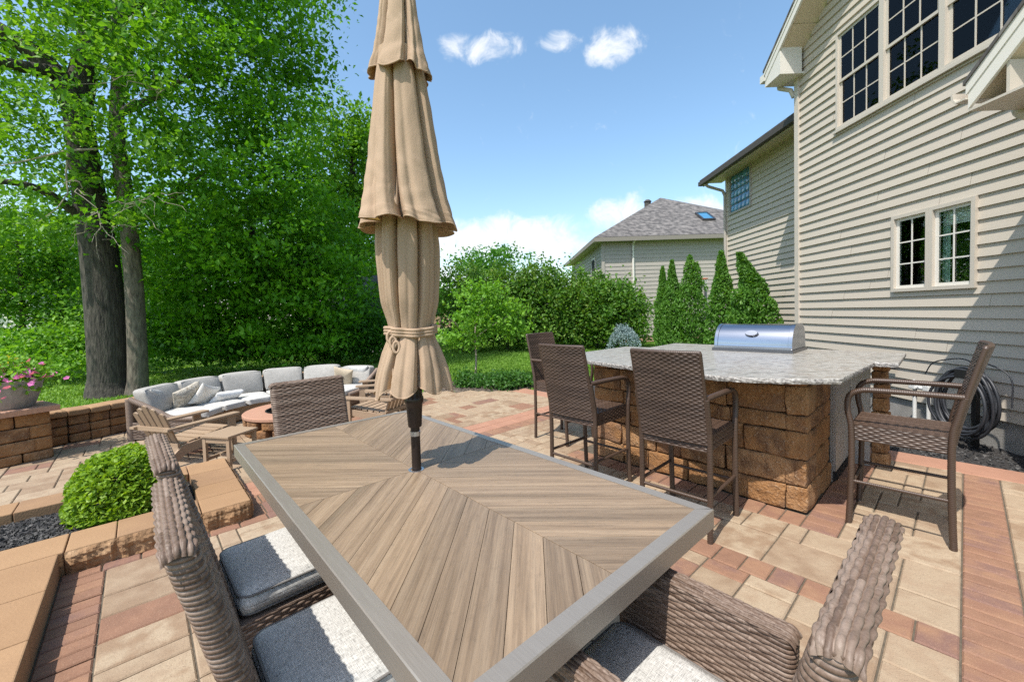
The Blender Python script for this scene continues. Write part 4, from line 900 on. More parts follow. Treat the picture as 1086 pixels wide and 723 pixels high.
# tall hedge: a row of broad arborvitae
HG = [(503, 289, 35, 80, 15.2), (538, 290, 33, 82, 15.5), (573, 286, 33, 84, 15.3), (606, 292, 30, 78, 15.6), (633, 296, 26, 72, 15.2), (655, 302, 30, 64, 14.8)]
HL = ['tall dark green hedge arborvitae at the left end of the row, behind the sapling', 'second tall hedge arborvitae from the left end of the row', 'tallest hedge arborvitae in the middle of the row', 'hedge arborvitae right of the middle of the row', 'hedge arborvitae second from the right end of the row', 'rounded hedge arborvitae at the right end, behind the blue spruce']
for k, (px, py, rx, ry, Y) in enumerate(HG):
    py += 7; ry *= .92; b = P(px, 362, Y); b[2] = -.06; kk = Y / F_PX; rx *= 1.10
    blobs = [E3(px, py + ry * .58, Y, rx, ry * .5, rx * kk), E3(px, py + ry * .34, Y, rx * .95, ry * .5, rx * kk), E3(px + random.uniform(-5, 5), py + 5, Y, rx * .66, ry * .27, rx * kk * .7), E3(px - rx * .45, py + 22, Y - .3, rx * .5, ry * .36, .6), E3(px + rx * .42, py + 30, Y - .3, rx * .5, ry * .38, .6)]
    tree('hedge_arborvitae', HL[k], b, 'bark_dark', [([b, P(px, py, Y)], .07, .03)], 'leaf_hedge', blobs, 9500, .125, group='tall hedge arborvitae along the lawn', clump=.15, flat=1.2, droop=-.3)
for k, (px, py, Y, rx, ry, L_) in enumerate([(520, 280, 26, 34, 16, 'far tree top showing above the left end of the hedge'), (468, 318, 40, 10, 10, 'small far tree over the distant brick house roof'), (487, 322, 38, 14, 12, 'small far tree beside the distant brick house')]):
    b = P(px, 335, Y); b[2] = -.1; tree('far_tree', L_, b, 'bark_dark', [([b, P(px, py, Y)], .15, .06)], 'leaf_far', [E3(px, py, Y, rx, ry, rx * Y / F_PX)], 2500, .22, group='trees beyond the hedge', clump=.35)
# slim pointed arborvitae by the house
AR = [(704, 283, 11, 11.6, 'slim arborvitae, leftmost and shortest top of the pointed row', 0), (714, 276, 13, 11.2, 'slim arborvitae second from the left in the pointed row', 0), (733, 271, 20, 10.8, 'slim arborvitae with split top left of the basketball hoop', 0), (766, 264, 18, 9.2, 'tall slim arborvitae at the corner of the house wing', 0), (802, 268, 22, 7.7, 'arborvitae with its tip bent to the left in front of the house wing', 1)]
for k, (px, top, rx, Y, lab, bent) in enumerate(AR):
    b = P(px, 372, Y); b[2] = -.06; zt = P(px, top, Y)[2]; r_ = rx * Y / F_PX * (.98 if bent else .84); n = 12000 if bent else 9000
    t_ = RNG.random(n) ** 1.25; an = RNG.uniform(0, 2 * np.pi, n); lump = 1 + .12 * np.sin(an * 3 + t_ * 20) + .10 * np.sin(t_ * 37 + an * 2)
    prof = np.minimum(1, (1 - t_) * 1.75 + .10) * (.80 + .2 * np.minimum(1, t_ * 5)); rad = r_ * prof * lump * (1 - .75 * RNG.random(n) ** 2.2)
    x = rad * np.cos(an); y = rad * np.sin(an); z = b[2] + .05 + t_ * (zt - b[2] - .05)
    if bent: x = x - .30 * np.clip((t_ - .62) / .38, 0, 1) ** 1.2
    if k == 2:
        m_ = (t_ > .72) & (RNG.random(n) < .4); x = x + .16 * m_; z = z - .18 * m_
    if k == 3:
        m_ = (t_ < .4) & (RNG.random(n) < .22); x = x + .34 * m_; z = z - .05
    if bent:
        m_ = (t_ < .80) & (RNG.random(n) < .33); x = x - .20 * m_; z = np.where(m_, z * .90, z); y = y - .1 * m_
    t = thing('slim_arborvitae', lab, 'arborvitae', b, 0, 'slim arborvitae by the house')
    crown('crown', t, 'leaf_arb', np.stack([x, y, z - b[2]], 1), .075, aspect=.5, droop=-1.3, upn=0, jitter=.5)
    wood('trunk', t, 'bark_dark', [([(0, 0, 0), (0, 0, (zt - b[2]) * .7)], .05, .02)])
# sapling in the round bed
b = P(504, 406, 8.4); b[2] = -.02
tree('sapling', 'young light green tree with thin trunk in the mulch bed', b, 'twig', [([b, P(505, 380, 8.4), P(504, 350, 8.4), P(512, 315, 8.4)], .022, .01), ([P(505, 365, 8.4), P(485, 345, 8.3), P(474, 335, 8.2)], .012, .004), ([P(504, 358, 8.4), P(530, 340, 8.4), P(550, 330, 8.4)], .012, .004)],
     'leaf_fresh', [E3(512, 325, 8.4, 34, 24, .6), E3(495, 350, 8.3, 30, 18, .5), E3(535, 345, 8.5, 26, 20, .5), E3(515, 306, 8.4, 18, 12, .4), E3(478, 362, 8.3, 14, 10, .3), E3(548, 330, 8.4, 12, 14, .3)], 3400, .085, clump=.10, per=14)
def low_shrub(label, px, py, Y, rx, ry, n, m_='leaf_low', size=.06, name='low_shrub'):
    b = P(px, py + ry, Y); b[2] = -.02
    return tree(name, label, b, None, None, m_, [E3(px, py, Y, rx, ry, rx * Y / F_PX), E3(px + rx * .4, py + ry * .3, Y - .1, rx * .6, ry * .7, .25), E3(px - rx * .45, py + ry * .3, Y - .1, rx * .55, ry * .7, .25)], n, size, cat='shrub', group='low shrubs in the mulch bed', clump=.07)
low_shrub('low dark green shrub at the foot of the sapling', 499, 402, 8.0, 17, 6.5, 2000); low_shrub('wide low dark green shrub between sapling and bar stool', 539, 403, 7.75, 25, 8, 3000)
b = P(662, 364, 13.5); b[2] = -.06
pts = []; 
for k in range(150):
    an = random.uniform(0, 2 * np.pi); el = random.random() ** .6; d0 = np.array([math.cos(an), math.sin(an), 0]); r_ = .62 * (.35 + .65 * el)
    for q in range(36):
        t_ = q / 35; pts.append(np.array([0, 0, .78 - .1 * el]) + d0 * r_ * t_ ** .8 + np.array([0, 0, .16 * t_ - .85 * t_ ** 2.2 * el]) + RNG.normal(size=3) * .03)
t = thing('blue_spruce', 'weeping blue spruce mound at the right end of the hedge', 'shrub', b); crown('crown', t, 'leaf_spruce', np.array(pts), .07, aspect=.3, droop=1.2)
# clipped box shrub in the planter
bb = np.array(ab(4.02, -.12, .05)); n = 9500; d = RNG.normal(size=(n, 3)); d[:, 2] = np.abs(d[:, 2]) * .9 - .15; d /= np.linalg.norm(d, axis=1, keepdims=True)
lp = 1 + .05 * sinnoise(d, 5, 3) + .03 * sinnoise(d, 11, 5); rr = (.78 + .24 * RNG.random(n) ** .6) * lp
pt = d * rr[:, None] * np.array([.325, .30, .375]); pt[:, 2] += .09
sq = np.maximum(np.abs(pt[:, :2]) - .001, 0); keep = pt[:, 2] > -.02
t = thing('box_shrub', 'clipped bright green rounded shrub in the kerbed planter', 'shrub', bb); crown('crown', t, 'leaf_box', pt[keep], .034, aspect=.7, droop=-.2, upn=.8)
mb = MB()
for k in range(40):
    an = random.uniform(0, 6.28); r_ = random.uniform(.06, .22); tube(mb, [(r_ * .3 * math.cos(an), r_ * .3 * math.sin(an), 0), (r_ * math.cos(an), r_ * math.sin(an), .2 + random.random() * .15)], [.008, .003], 5)
mb.build('stem', 'bark_dark', t)

# ================================================================== MASONRY
def ab_xf(v): return np.stack([AV[0] * v[:, 0] + BV[0] * v[:, 1], AV[1] * v[:, 0] + BV[1] * v[:, 1], v[:, 2]], 1)
def course_wall(mb, p0, p1, rows, lens, depth, xf=None, z0=0, amp=.008, r=.011, batter=0, end_ext=(0, 0)):
    "courses of tumbled blocks from p0 to p1 (2D); blocks lie on the left of the direction p0 -> p1"
    p0, p1 = np.array(p0, float), np.array(p1, float); d = p1 - p0; L = np.linalg.norm(d); d /= L; nrm = np.array([-d[1], d[0]]); rz = math.atan2(d[1], d[0]); z = z0
    for ri, h in enumerate(rows):
        s = 0
        while s < L - 1e-6:
            l = random.uniform(*lens); 
            if L - s - l < lens[0] * .7: l = L - s
            pr = random.uniform(-.006, .006); c = p0 + d * (s + l / 2) + nrm * (depth / 2 - pr + batter * ri)
            rock(mb, (*c, z + h / 2), (l - .008, depth, h - .007), rz, r, amp, 0, 16, xf, n=5); s += l
        z += h
ISL_A0, ISL_A1, ISL_B = .69, 2.40, 3.21
isl = thing('outdoor_bar', 'stone block outdoor bar with pale granite counter and steel grill built in', 'bar island', (0, 0, 0))
ROWS = [.17, .185, .185, .115, .195, .069]
mb = MB()
course_wall(mb, (ISL_A1, ISL_B), (ISL_A0, ISL_B), ROWS, (.2, .42), -.12 * -1 * -1 if False else .12, lambda v: ab_xf(v), 0) if False else None
def wall_ab(mb, q0, q1, rows, lens, depth): course_wall(mb, np.array(ab(*q0)[:2]), np.array(ab(*q1)[:2]), rows, lens, depth)
# in a,b the world winding keeps (b, a) right-handed: left of a line is found by the sign of depth
wall_ab(mb, (ISL_A1, ISL_B), (ISL_A0 + .12, ISL_B), ROWS, (.2, .40), .12)
wall_ab(mb, (ISL_A0 + .0, ISL_B), (ISL_A0, 3.94), ROWS, (.2, .42), .13)
wall_ab(mb, (ISL_A1, 4.1), (ISL_A1, ISL_B + .12), ROWS, (.2, .42), .12)
mb.build('stone_wall', 'stone', isl, smooth=True, auto=50)
mb = MB(); wall_ab(mb, (.42, 4.58), (.42, 4.72), [.11, .12, .115, .12, .115, .12, .11, .109], (.2, .3), .11); mb.build('column', 'stone', isl, smooth=True, auto=50)
mb = MB(); box(mb, (ISL_A0 + .1, ISL_B + .1, .0), (ISL_A1 - .1, 4.0, .90), xf=ab_xf); box(mb, (.70, 3.9, .0), (2.3, 4.64, .915), xf=ab_xf); mb.build('core', 'soil', isl)
mb = MB(); box(mb, (.665, 3.955, .085), (.685, 4.575, .915), xf=ab_xf); box(mb, (.686, 3.95, 0), (.74, 4.60, .915), xf=ab_xf)
box(mb, (.535, 4.545, .0), (.66, 4.575, .915), xf=ab_xf); dr = mb.build('door', 'steel_panel', isl)
mb = MB(); box(mb, (.668, 3.97, .004), (.685, 4.54, .08), xf=ab_xf)
for k in range(18): box(mb, (.660, 3.98 + k * .033, .012), (.6675, 3.995 + k * .033, .07), xf=ab_xf)
mb.build('vent_grille', 'black_plastic', dr)
mb = MB(); tube(mb, [ab(.63, 4.05, .80), ab(.63, 4.5, .80)], .009, 8); tube(mb, [ab(.666, 4.1, .80), ab(.63, 4.1, .80)], .007, 6); tube(mb, [ab(.666, 4.45, .80), ab(.63, 4.45, .80)], .007, 6); mb.build('handle', 'steel', dr, smooth=True)
CZ = .957
CP = [(.478, 2.99), (.60, 2.88), (.73, 2.80), (.88, 2.735), (1.054, 2.69), (1.47, 2.752), (1.85, 2.81), (2.185, 2.88), (2.42, 2.97), (2.60, 3.12), (2.68, 3.4), (2.66, 4.21), (2.37, 4.22), (2.39, 4.87), (.329, 4.74), (.312, 3.94), (.438, 3.95)]
cw = np.array([ab(*p)[:2] for p in CP])
def rough_slab(mb, poly, z0, z1, seg=.02, amp=.003):
    p = np.asarray(poly, float); q = []
    for i in range(len(p)):
        a_, b_ = p[i], p[(i + 1) % len(p)]; L = np.linalg.norm(b_ - a_); k = max(1, int(L / seg))
        for j in range(k): q.append(a_ + (b_ - a_) * j / k)
    q = np.array(q); n = len(q)
    if .5 * np.sum(q[:, 0] * np.roll(q[:, 1], -1) - np.roll(q[:, 0], -1) * q[:, 1]) < 0: q = q[::-1]
    tn = np.roll(q, -1, 0) - np.roll(q, 1, 0); tn /= np.linalg.norm(tn, axis=1, keepdims=True); nn_ = np.stack([tn[:, 1], -tn[:, 0]], 1)
    rings = []
    for z, o in ((z1, -.004), (z1 - .004, 0), (z1 - .014, .001), (z1 - .022, 0), (z0, -.003)):
        rings.append(np.c_[q + nn_ * (o + amp * RNG.normal(size=n) * (0 if z == z1 else .6))[:, None], np.full(n, z)])
    v = np.concatenate(rings); m = len(rings)
    mb.add(v, [tuple(range(n))], 0); mb.add(v, [tuple(range((m - 1) * n, m * n))[::-1]], 1)
    mb.add(v, [(k * n + i, (k + 1) * n + i, (k + 1) * n + (i + 1) % n, k * n + (i + 1) % n) for k in range(m - 1) for i in range(n)], 1)
mb = MB(); rough_slab(mb, cw, CZ - .032, CZ, amp=.0022); mb.build('countertop', ['granite', 'granite_edge'], isl)
# grill set into the counter
gr = thing('gas_grill', 'built-in stainless grill with closed curved lid set in the granite counter', 'grill', ab(1.36, 4.48, CZ), G + R(90))
# local frame: x runs along a, y runs along -b... use explicit profile in (y=b offset, z)
prof = []
for t in np.linspace(0, 1, 14):
    an = math.pi * (1 - t) * .5
    prof.append((-.205 + .17 * (1 - math.cos(math.pi / 2 * t)) , .045 + .205 * math.sin(math.pi / 2 * t)))
prof = [(-.215, .03)] + prof + [(.06, .252), (.14, .245), (.21, .20), (.235, .10), (.24, .03)]
def gl(x, y, z): return (x, -y, z)    # local +x = +a, local +y = -b
def lid(mb, x0, x1, s=1.0, dz=0):
    n_ = len(prof); v = [gl(x, p_[0] * s, p_[1] * s + dz) for x in (x0, x1) for p_ in prof]
    mb.add(v, [(i, i + 1, n_ + i + 1, n_ + i) for i in range(n_ - 1)]); mb.add(v, [tuple(range(n_))[::-1], tuple(range(n_, 2 * n_))])
mb = MB(); lid(mb, -.30, .30); mb.build('lid', 'steel', gr, smooth=True, auto=40)
for x0, x1 in ((-.332, -.302), (.302, .332)):
    mb = MB(); lid(mb, x0, x1, 1.02); mb.build('lid_end_cap', 'steel', gr, smooth=True, auto=40)
mb = MB(); box(mb, gl(-.345, .26, .001), gl(.345, -.235, .028)); mb.build('grill_body', 'steel_dark', gr)
mb = MB(); box(mb, gl(-.33, -.222, .029), gl(.33, -.219, .05)); mb.build('trim_rail', 'steel', gr)
mb = MB(); an = np.linspace(0, 2 * np.pi, 25)[:-1]; v = [gl(.045 * math.cos(t), -.142 + .0 * math.sin(t) - .0, .19 + .024 * math.sin(t)) for t in an]
def badge(r1, r2, off):
    c = np.array((0., -.180, .168)); e1 = np.array((1., 0, 0)); tt = np.array((0, .55, .83)); nn_ = np.array((0, -.83, .55)); return [gl(*(c + e1 * r1 * math.cos(t) + tt * r2 * math.sin(t) + nn_ * off)) for t in an]
v = badge(.058, .032, .0) + badge(.052, .027, .018); n_ = 24; mb.add(v, [(i, (i + 1) % n_, n_ + (i + 1) % n_, n_ + i) for i in range(n_)] + [tuple(range(n_, 2 * n_))]); mb.build('badge', 'steel', gr)
mb = MB(); tube(mb, [gl(-.27, .29, .14), gl(.27, .29, .14)], .012, 10); tube(mb, [gl(-.22, .22, .14), gl(-.22, .29, .14)], .009, 6); tube(mb, [gl(.22, .22, .14), gl(.22, .29, .14)], .009, 6); mb.build('handle', 'steel', gr, smooth=True)

# pillar with flower pot, low curved wall
pil = thing('stone_pillar', 'square block pillar with reddish cap carrying the flower pot', 'pillar', (-5.22, 4.26, 0), R(-28))
mb = MB(); hw_ = .21
for q0, q1 in (((-hw_, -hw_), (hw_, -hw_)), ((hw_, -hw_), (hw_, hw_)), ((hw_, hw_), (-hw_, hw_)), ((-hw_, hw_), (-hw_, -hw_))):
    course_wall(mb, q0, q1, [.10, .135, .135, .13], (.16, .30), .16, amp=.004, r=.012)
mb.build('shaft', 'stone', pil, smooth=True, auto=50)
mb = MB(); rough_slab(mb, [(-.27, -.27), (.27, -.27), (.27, .27), (-.27, .27)], .502, .56, amp=.002); mb.build('cap', ['stone_cap_red', 'stone_cap_red'], pil)
SC = np.array([-2.85, 5.25])      # centre of the seating circle
lw = thing('stone_wall', 'low curved stone block wall between the pillar and the sofa', 'wall')
wp = smooth_path([(-5.50, 4.45, 0), (-5.28, 4.82, 0), (-5.10, 5.15, 0), (-4.98, 5.55, 0), (-4.95, 6.05, 0), (-4.80, 6.60, 0), (-4.4, 7.15, 0), (-3.8, 7.55, 0)], 4)
mb = MB(); cap = MB()
for i in range(0, len(wp) - 2, 2):
    a_, b_ = wp[i][:2], wp[i + 2][:2]; course_wall(mb, a_, b_, [.11, .10, .11], (.16, .30), .22, amp=.006, r=.016)
    d_ = b_ - a_; L = np.linalg.norm(d_); c = (a_ + b_) / 2 + np.array([-d_[1], d_[0]]) / L * .11
    rock(cap, (*c, .36), (L - .004, .29, .072), math.atan2(d_[1], d_[0]), .014, .004, n=6)
mb.build('course', 'stone', lw, smooth=True, auto=50); cap.build('cap', 'stone_cap', lw, smooth=True, auto=50)
pot = thing('flower_pot', 'ribbed grey pot of pink petunias on the stone pillar', 'flower pot', (-5.21, 4.24, .562)); pot.scale = (1.22, 1.22, 1.22)
mb = MB(); lathe(mb, [(.001, .0), (.12, .0), (.13, .01), (.165, .12), (.19, .215), (.195, .235), (.18, .235), (.17, .20), (.001, .19)], 40, mod=lambda an, z: 1 + .02 * np.abs(np.sin(an * 9))); mb.build('pot', 'pot_grey', pot, smooth=True, auto=40)
c = RNG.normal(size=(1100, 3)) * np.array([.13, .12, .07]) + np.array([0, 0, .26]); crown('foliage', pot, 'leaf_fresh', c, .045, droop=.2)
def bloom(c, r_, name, m_):
    nrm = np.array([random.gauss(0, .6) - .1, random.gauss(0, .6) - .5, .8]); nrm /= np.linalg.norm(nrm); u_ = np.cross(nrm, (0, 0, 1.)); u_ /= np.linalg.norm(u_); w_ = np.cross(nrm, u_)
    an = np.arange(10) * 2 * np.pi / 10; rr = r_ * np.where(np.arange(10) % 2 == 0, 1, .78)
    v = np.vstack([c - nrm * .012, c + rr[:, None] * (np.cos(an)[:, None] * u_ + np.sin(an)[:, None] * w_)]); mb = MB(); mb.add(v, [(0, 1 + i, 1 + (i + 1) % 10) for i in range(10)]); mb.build(name, m_, pot)
for k in range(85):
    c = np.array([random.gauss(0, .13), random.gauss(0, .12), .30 + random.gauss(0, .035)]); c[2] -= .5 * max(0, np.hypot(c[0], c[1]) - .15); bloom(c, random.uniform(.020, .032), 'flower', 'flower_pink')
for k in range(12): bloom(np.array([random.gauss(-.02, .09), random.gauss(0, .08), random.gauss(.41, .03)]), .014, 'tall_flower', 'flower_yellow')
c = RNG.normal(size=(220, 3)) * np.array([.09, .09, .06]) + np.array([-.03, 0, .38]); crown('tall_foliage', pot, 'leaf_fresh', c, .035)

# ================================================================== DINING TABLE
TA0, TA1, TB0, TB1, TZ = .545, 2.608, .343, 1.358, .74
TC = ((TA0 + TA1) / 2, (TB0 + TB1) / 2)
table = thing('dining_table', 'long outdoor table with chevron wood plank top and silver grey frame', 'table', ab(*TC, 0), G)
# local: x = +b, y = +a
HX, HYY, FW = (TB1 - TB0) / 2, (TA1 - TA0) / 2, .043
pl = MB()
def clip(poly, n, d):
    out = []
    for i in range(len(poly)):
        p, q = poly[i], poly[(i + 1) % len(poly)]; sp, sq = p @ n - d, q @ n - d
        if sp <= 0: out.append(p)
        if sp * sq < 0: out.append(p + (q - p) * sp / (sp - sq))
    return out
ix, iy = HX - FW, HYY - FW
for qx in (-1, 1):
    for qy in (-1, 1):
        dirv = np.array([qx, qy]) / math.sqrt(2) * 1.0
        dirv = np.array([1, -1]) / math.sqrt(2) if qx * qy > 0 else np.array([1, 1]) / math.sqrt(2)
        dirv = np.array([qx, qy]) / math.sqrt(2)
        per = np.array([-dirv[1], dirv[0]]); W_ = .088
        for k in range(-20, 21):
            lo, hi = k * W_ + .0006, (k + 1) * W_ - .0006
            big = 3.0; poly = [dirv * -big + per * lo, dirv * big + per * lo, dirv * big + per * hi, dirv * -big + per * hi]
            g = .0014
            for n_, d_ in ((np.array([qx, 0.]), ix), (np.array([0., qy]), iy), (np.array([-qx, 0.]), -g), (np.array([0., -qy]), -g)):
                poly = clip(poly, n_, d_)
                if len(poly) < 3: break
            if len(poly) < 3: continue
            p = np.array(poly)
            ar = .5 * np.sum(p[:, 0] * np.roll(p[:, 1], -1) - np.roll(p[:, 0], -1) * p[:, 1])
            if abs(ar) < 2e-5: continue
            if ar < 0: p = p[::-1]
            n_ = len(p); cen = p.mean(0); p2 = p + (cen - p) * np.minimum(.02, .0012 / (np.linalg.norm(cen - p, axis=1, keepdims=True) + 1e-6))
            v = np.vstack([np.c_[p, np.full(n_, TZ - .02)], np.c_[p, np.full(n_, TZ - .0035)], np.c_[p2, np.full(n_, TZ - .0025)]]); uv = np.stack([v[:, :2] @ dirv, v[:, :2] @ per], 1)
            pl.add(v, [tuple(range(2 * n_, 3 * n_))] + [(n_ + i, n_ + (i + 1) % n_, 2 * n_ + (i + 1) % n_, 2 * n_ + i) for i in range(n_)] + [(i, (i + 1) % n_, n_ + (i + 1) % n_, n_ + i) for i in range(n_)], 0, None, uv)
pl.build('tabletop', 'plank', table)
mb = MB(); box(mb, (-ix - .01, -iy - .01, TZ - .024), (ix + .01, iy + .01, TZ - .0201)); mb.build('underboard', 'black_plastic', table)
fr = MB(); AP_ = .062
for sx, sy in ((1, 0), (-1, 0), (0, 1), (0, -1)):   # mitred rails
    if sx: o = [(sx * HX, -HYY), (sx * HX, HYY)]; i_ = [(sx * ix, -iy), (sx * ix, iy)]
    else: o = [(-HX, sy * HYY), (HX, sy * HYY)]; i_ = [(-ix, sy * iy), (ix, sy * iy)]
    b_ = .003; nrm = np.array([sx, sy]) * b_
    def pt(p, z, off=0): return (p[0] - nrm[0] * off, p[1] - nrm[1] * off, z)
    v = [pt(o[0], TZ - b_), pt(o[1], TZ - b_), pt(i_[1], TZ), pt(i_[0], TZ), pt(o[0], TZ, 1), pt(o[1], TZ, 1), pt(o[0], TZ - AP_), pt(o[1], TZ - AP_), pt(i_[0], TZ - AP_), pt(i_[1], TZ - AP_)]
    fr.add(v, [(4, 5, 2, 3), (0, 1, 5, 4), (6, 7, 1, 0), (3, 2, 9, 8), (8, 9, 7, 6)])
fr.build('frame', 'table_metal', table)
for sx in (-1, 1):
    for sy in (-1, 1):
        mb = MB(); x, y = sx * (HX - .30), sy * (HYY - .62); box(mb, (x - .035, y - .035, 0), (x + .035, y + .035, TZ - .0625), bev=.004); mb.build('leg', 'table_metal', table)
mb = MB(); an = np.arange(24) * 2 * np.pi / 24; lathe(mb, [(.024, -.001), (.033, .001), (.033, .003), (.024, .003)], 24, center=(0, 0, TZ - .003)); mb.build('pole_ring', 'steel_ring', table)

# ================================================================== PARASOL
um = thing('closed_parasol', 'closed tan canvas parasol tied round its bronze pole through the table', 'parasol', ab(1.576, .853, 0), R(10))
mb = MB(); tube(mb, [(0, 0, .04), (0, 0, 2.95)], .0195, 16, step=.2); mb.build('pole', 'bronze', um, smooth=True)
mb = MB(); lathe(mb, [(.001, .0), (.26, .0), (.26, .03), (.24, .05), (.05, .06), (.035, .2), (.03, .3), (.001, .3)], 32, center=(0, 0, 0.002)); mb.build('base', 'bronze', um, smooth=True, auto=40)
mb = MB(); lathe(mb, [(.0196, .925), (.0275, .925), (.029, .93), (.033, 1.0), (.0365, 1.025), (.040, 1.03), (.040, 1.05), (.036, 1.055), (.036, 1.09), (.0196, 1.09)], 24); mb.build('collar', 'bronze', um, smooth=True, auto=40)
mb = MB(); lathe(mb, [(.0197, .885), (.0215, .886), (.0215, .905), (.0197, .906)], 20); mb.build('pole_band', 'steel_ring', um, smooth=True, auto=40)
def canopy_layer(zs, rs, depth, hem, nrib=8, seed=0, gap=0, n=480, inner=.024, tw=0.0, hemamp=.03):
    """closed canopy: nrib hanging folds. zs/rs outer profile from top to hem; depth = how deep the valleys go (0..1) per z; hem scallops"""
    mbx = MB(); m = 70; t = np.linspace(0, 1, m); zz_ = np.interp(t, np.linspace(0, 1, len(zs)), zs); rr = np.interp(t, np.linspace(0, 1, len(rs)), rs); dd = np.interp(t, np.linspace(0, 1, len(depth)), depth)
    # smooth the profile a little
    ker = np.ones(7) / 7; rr = np.convolve(np.pad(rr, 3, 'edge'), ker, 'valid'); dd = np.convolve(np.pad(dd, 3, 'edge'), ker, 'valid')
    an = np.arange(n) * 2 * np.pi / n; rg = np.random.default_rng(seed); wd = rg.uniform(.6, 1.4, nrib); bnd = np.r_[0, np.cumsum(wd) / wd.sum()] * 2 * np.pi; ph = rg.uniform(-.22, .22, nrib); am = rg.uniform(.82, 1.16, nrib); wob = rg.uniform(-1, 1, (nrib, 3))
    V = np.zeros((m, n, 3))
    for i in range(m):
        x = np.interp(np.mod(an + tw * t[i], 2 * np.pi), bnd, np.arange(nrib + 1)); k = np.floor(x).astype(int) % nrib; fx = x - np.floor(x)
        # lobe: a folded flap, steep on one side, with a flat face and a crease
        sk_ = 1.0 + .55 * wob[k, 0]; fx2 = np.clip(fx, 0, 1) ** sk_
        tri = 1 - np.abs(2 * fx2 - 1); lobe = np.clip(tri * 1.9, 0, 1); lobe = np.sqrt(np.clip(1 - (1 - lobe) ** 2, 0, 1)) ** 1.25
        crease = -.11 * np.exp(-((fx2 - .5 - .12 * wob[k, 1]) / .07) ** 2) * (.35 + .65 * t[i]) * (wob[k, 2] > -.4)
        r_ = inner + (rr[i] - inner) * (1 - dd[i] * (1 - np.clip(lobe * am[k], 0, 1.2)) + crease * dd[i])
        wr = .45 * (.0026 * np.sin(t[i] * 31 + k * 2.1 + fx * 7) + .0020 * np.sin(t[i] * 67 + k * 4.7 - fx * 15) * (np.sin(t[i] * 9 + k) > .1)) * dd[i]
        r_ = r_ + wr + .0016 * np.exp(-((fx - .80) / .03) ** 2) - .0022 * np.exp(-((fx - .84) / .02) ** 2)
        tang = .05 * rr[i] / .2 * (np.cos(np.pi * fx)) * wob[k, 2] * .4 * t[i]
        a2 = an + tang * 2 + ph[k] * .25 * np.sin(np.pi * fx)
        z = zz_[i] + hemamp * t[i] ** 5 * (np.sin(np.pi * fx) ** 1.2 * hem + .25 * wob[k, 1] * np.sin(np.pi * fx))
        V[i] = np.stack([r_ * np.cos(a2), r_ * np.sin(a2), np.broadcast_to(z, r_.shape)], 1)
    i, j = np.meshgrid(np.arange(m - 1), np.arange(n), indexing='ij'); F = np.stack([i * n + j, (i + 1) * n + j, (i + 1) * n + (j + 1) % n, i * n + (j + 1) % n], -1).reshape(-1, 4)
    mbx.add(V.reshape(-1, 3), F)
    # stitched double hem
    hemp = V[-1].copy(); rim_ = np.concatenate([hemp, hemp[:1]]); tube(mbx, rim_, .0028, 6, cap=False)
    # turned-in hem lip gives the cloth a visible thickness and underside
    inn = V[-1].copy(); rad = np.linalg.norm(inn[:, :2], axis=1, keepdims=True); i1 = inn.copy(); i1[:, :2] *= (rad - .004) / rad; i2 = V[-14].copy(); r2 = np.linalg.norm(i2[:, :2], axis=1, keepdims=True); i2[:, :2] *= np.maximum(r2 - .006, .02) / r2; i3 = V[-40].copy(); r3 = np.linalg.norm(i3[:, :2], axis=1, keepdims=True); i3[:, :2] *= np.maximum(r3 - .010, .02) / r3
    vv = np.concatenate([inn, i1, i2, i3]); mbx.add(vv, np.concatenate([np.stack([q * n + np.arange(n), (q + 1) * n + np.arange(n), (q + 1) * n + (np.arange(n) + 1) % n, q * n + (np.arange(n) + 1) % n], -1) for q in range(3)]))
    return mbx
canopy_layer([1.84, 1.66, 1.46, 1.345, 1.315, 1.25, 1.18, 1.11], [.120, .130, .118, .088, .093, .122, .147, .163], [.78, .74, .66, .40, .44, .52, .58, .60], -.9, 7, seed=3, tw=.35, hemamp=.045).build('lower_canopy', 'canvas', um, smooth=True)
canopy_layer([2.47, 2.26, 2.02, 1.89, 1.82, 1.778], [.086, .118, .152, .176, .195, .213], [.66, .74, .80, .86, .90, .92], -.35, 7, seed=21, tw=-.3, hemamp=.05).build('middle_canopy', 'canvas', um, smooth=True)
canopy_layer([3.02, 2.8, 2.6, 2.47, 2.40], [.03, .060, .086, .110, .137], [.4, .64, .80, .88, .90], -.35, 6, seed=8, tw=.4, hemamp=.08).build('top_canopy', 'canvas', um, smooth=True)
mb = MB(); an = np.linspace(0, 2 * np.pi, 61); rt = .098 + .008 * np.sin(an * 8); 
for dz in (-.012, 0, .012): tube(mb, np.stack([rt * np.cos(an) * (1 + .01 * dz), rt * np.sin(an), 1.332 + dz + .006 * np.sin(an * 2 + 1)], 1), .0075, 8)
b0 = 3.95
for k in range(3): 
    c = np.array([.112 * math.cos(b0 + .13 * k), .112 * math.sin(b0 + .13 * k), 1.325 - .02 * k]); t_ = np.linspace(0, 2 * np.pi, 17); tube(mb, np.stack([c[0] + .012 * np.cos(t_), c[1] + .005 * np.sin(t_), c[2] - .012 + .022 * np.sin(t_)], 1), .006, 6)
mb.build('tie_strap', 'canvas', um, smooth=True)
mb = MB()
for k in range(8):
    t_ = k * np.pi / 4 + .39; tube(mb, [(.02 * math.cos(t_), .02 * math.sin(t_), 2.42), (.06 * math.cos(t_), .06 * math.sin(t_), 2.2), (.07 * math.cos(t_), .07 * math.sin(t_), 1.75), (.05 * math.cos(t_), .05 * math.sin(t_), 1.35), (.075 * math.cos(t_), .075 * math.sin(t_), 1.10)], .008, 6)
mb.build('rib', 'bronze', um, smooth=True)

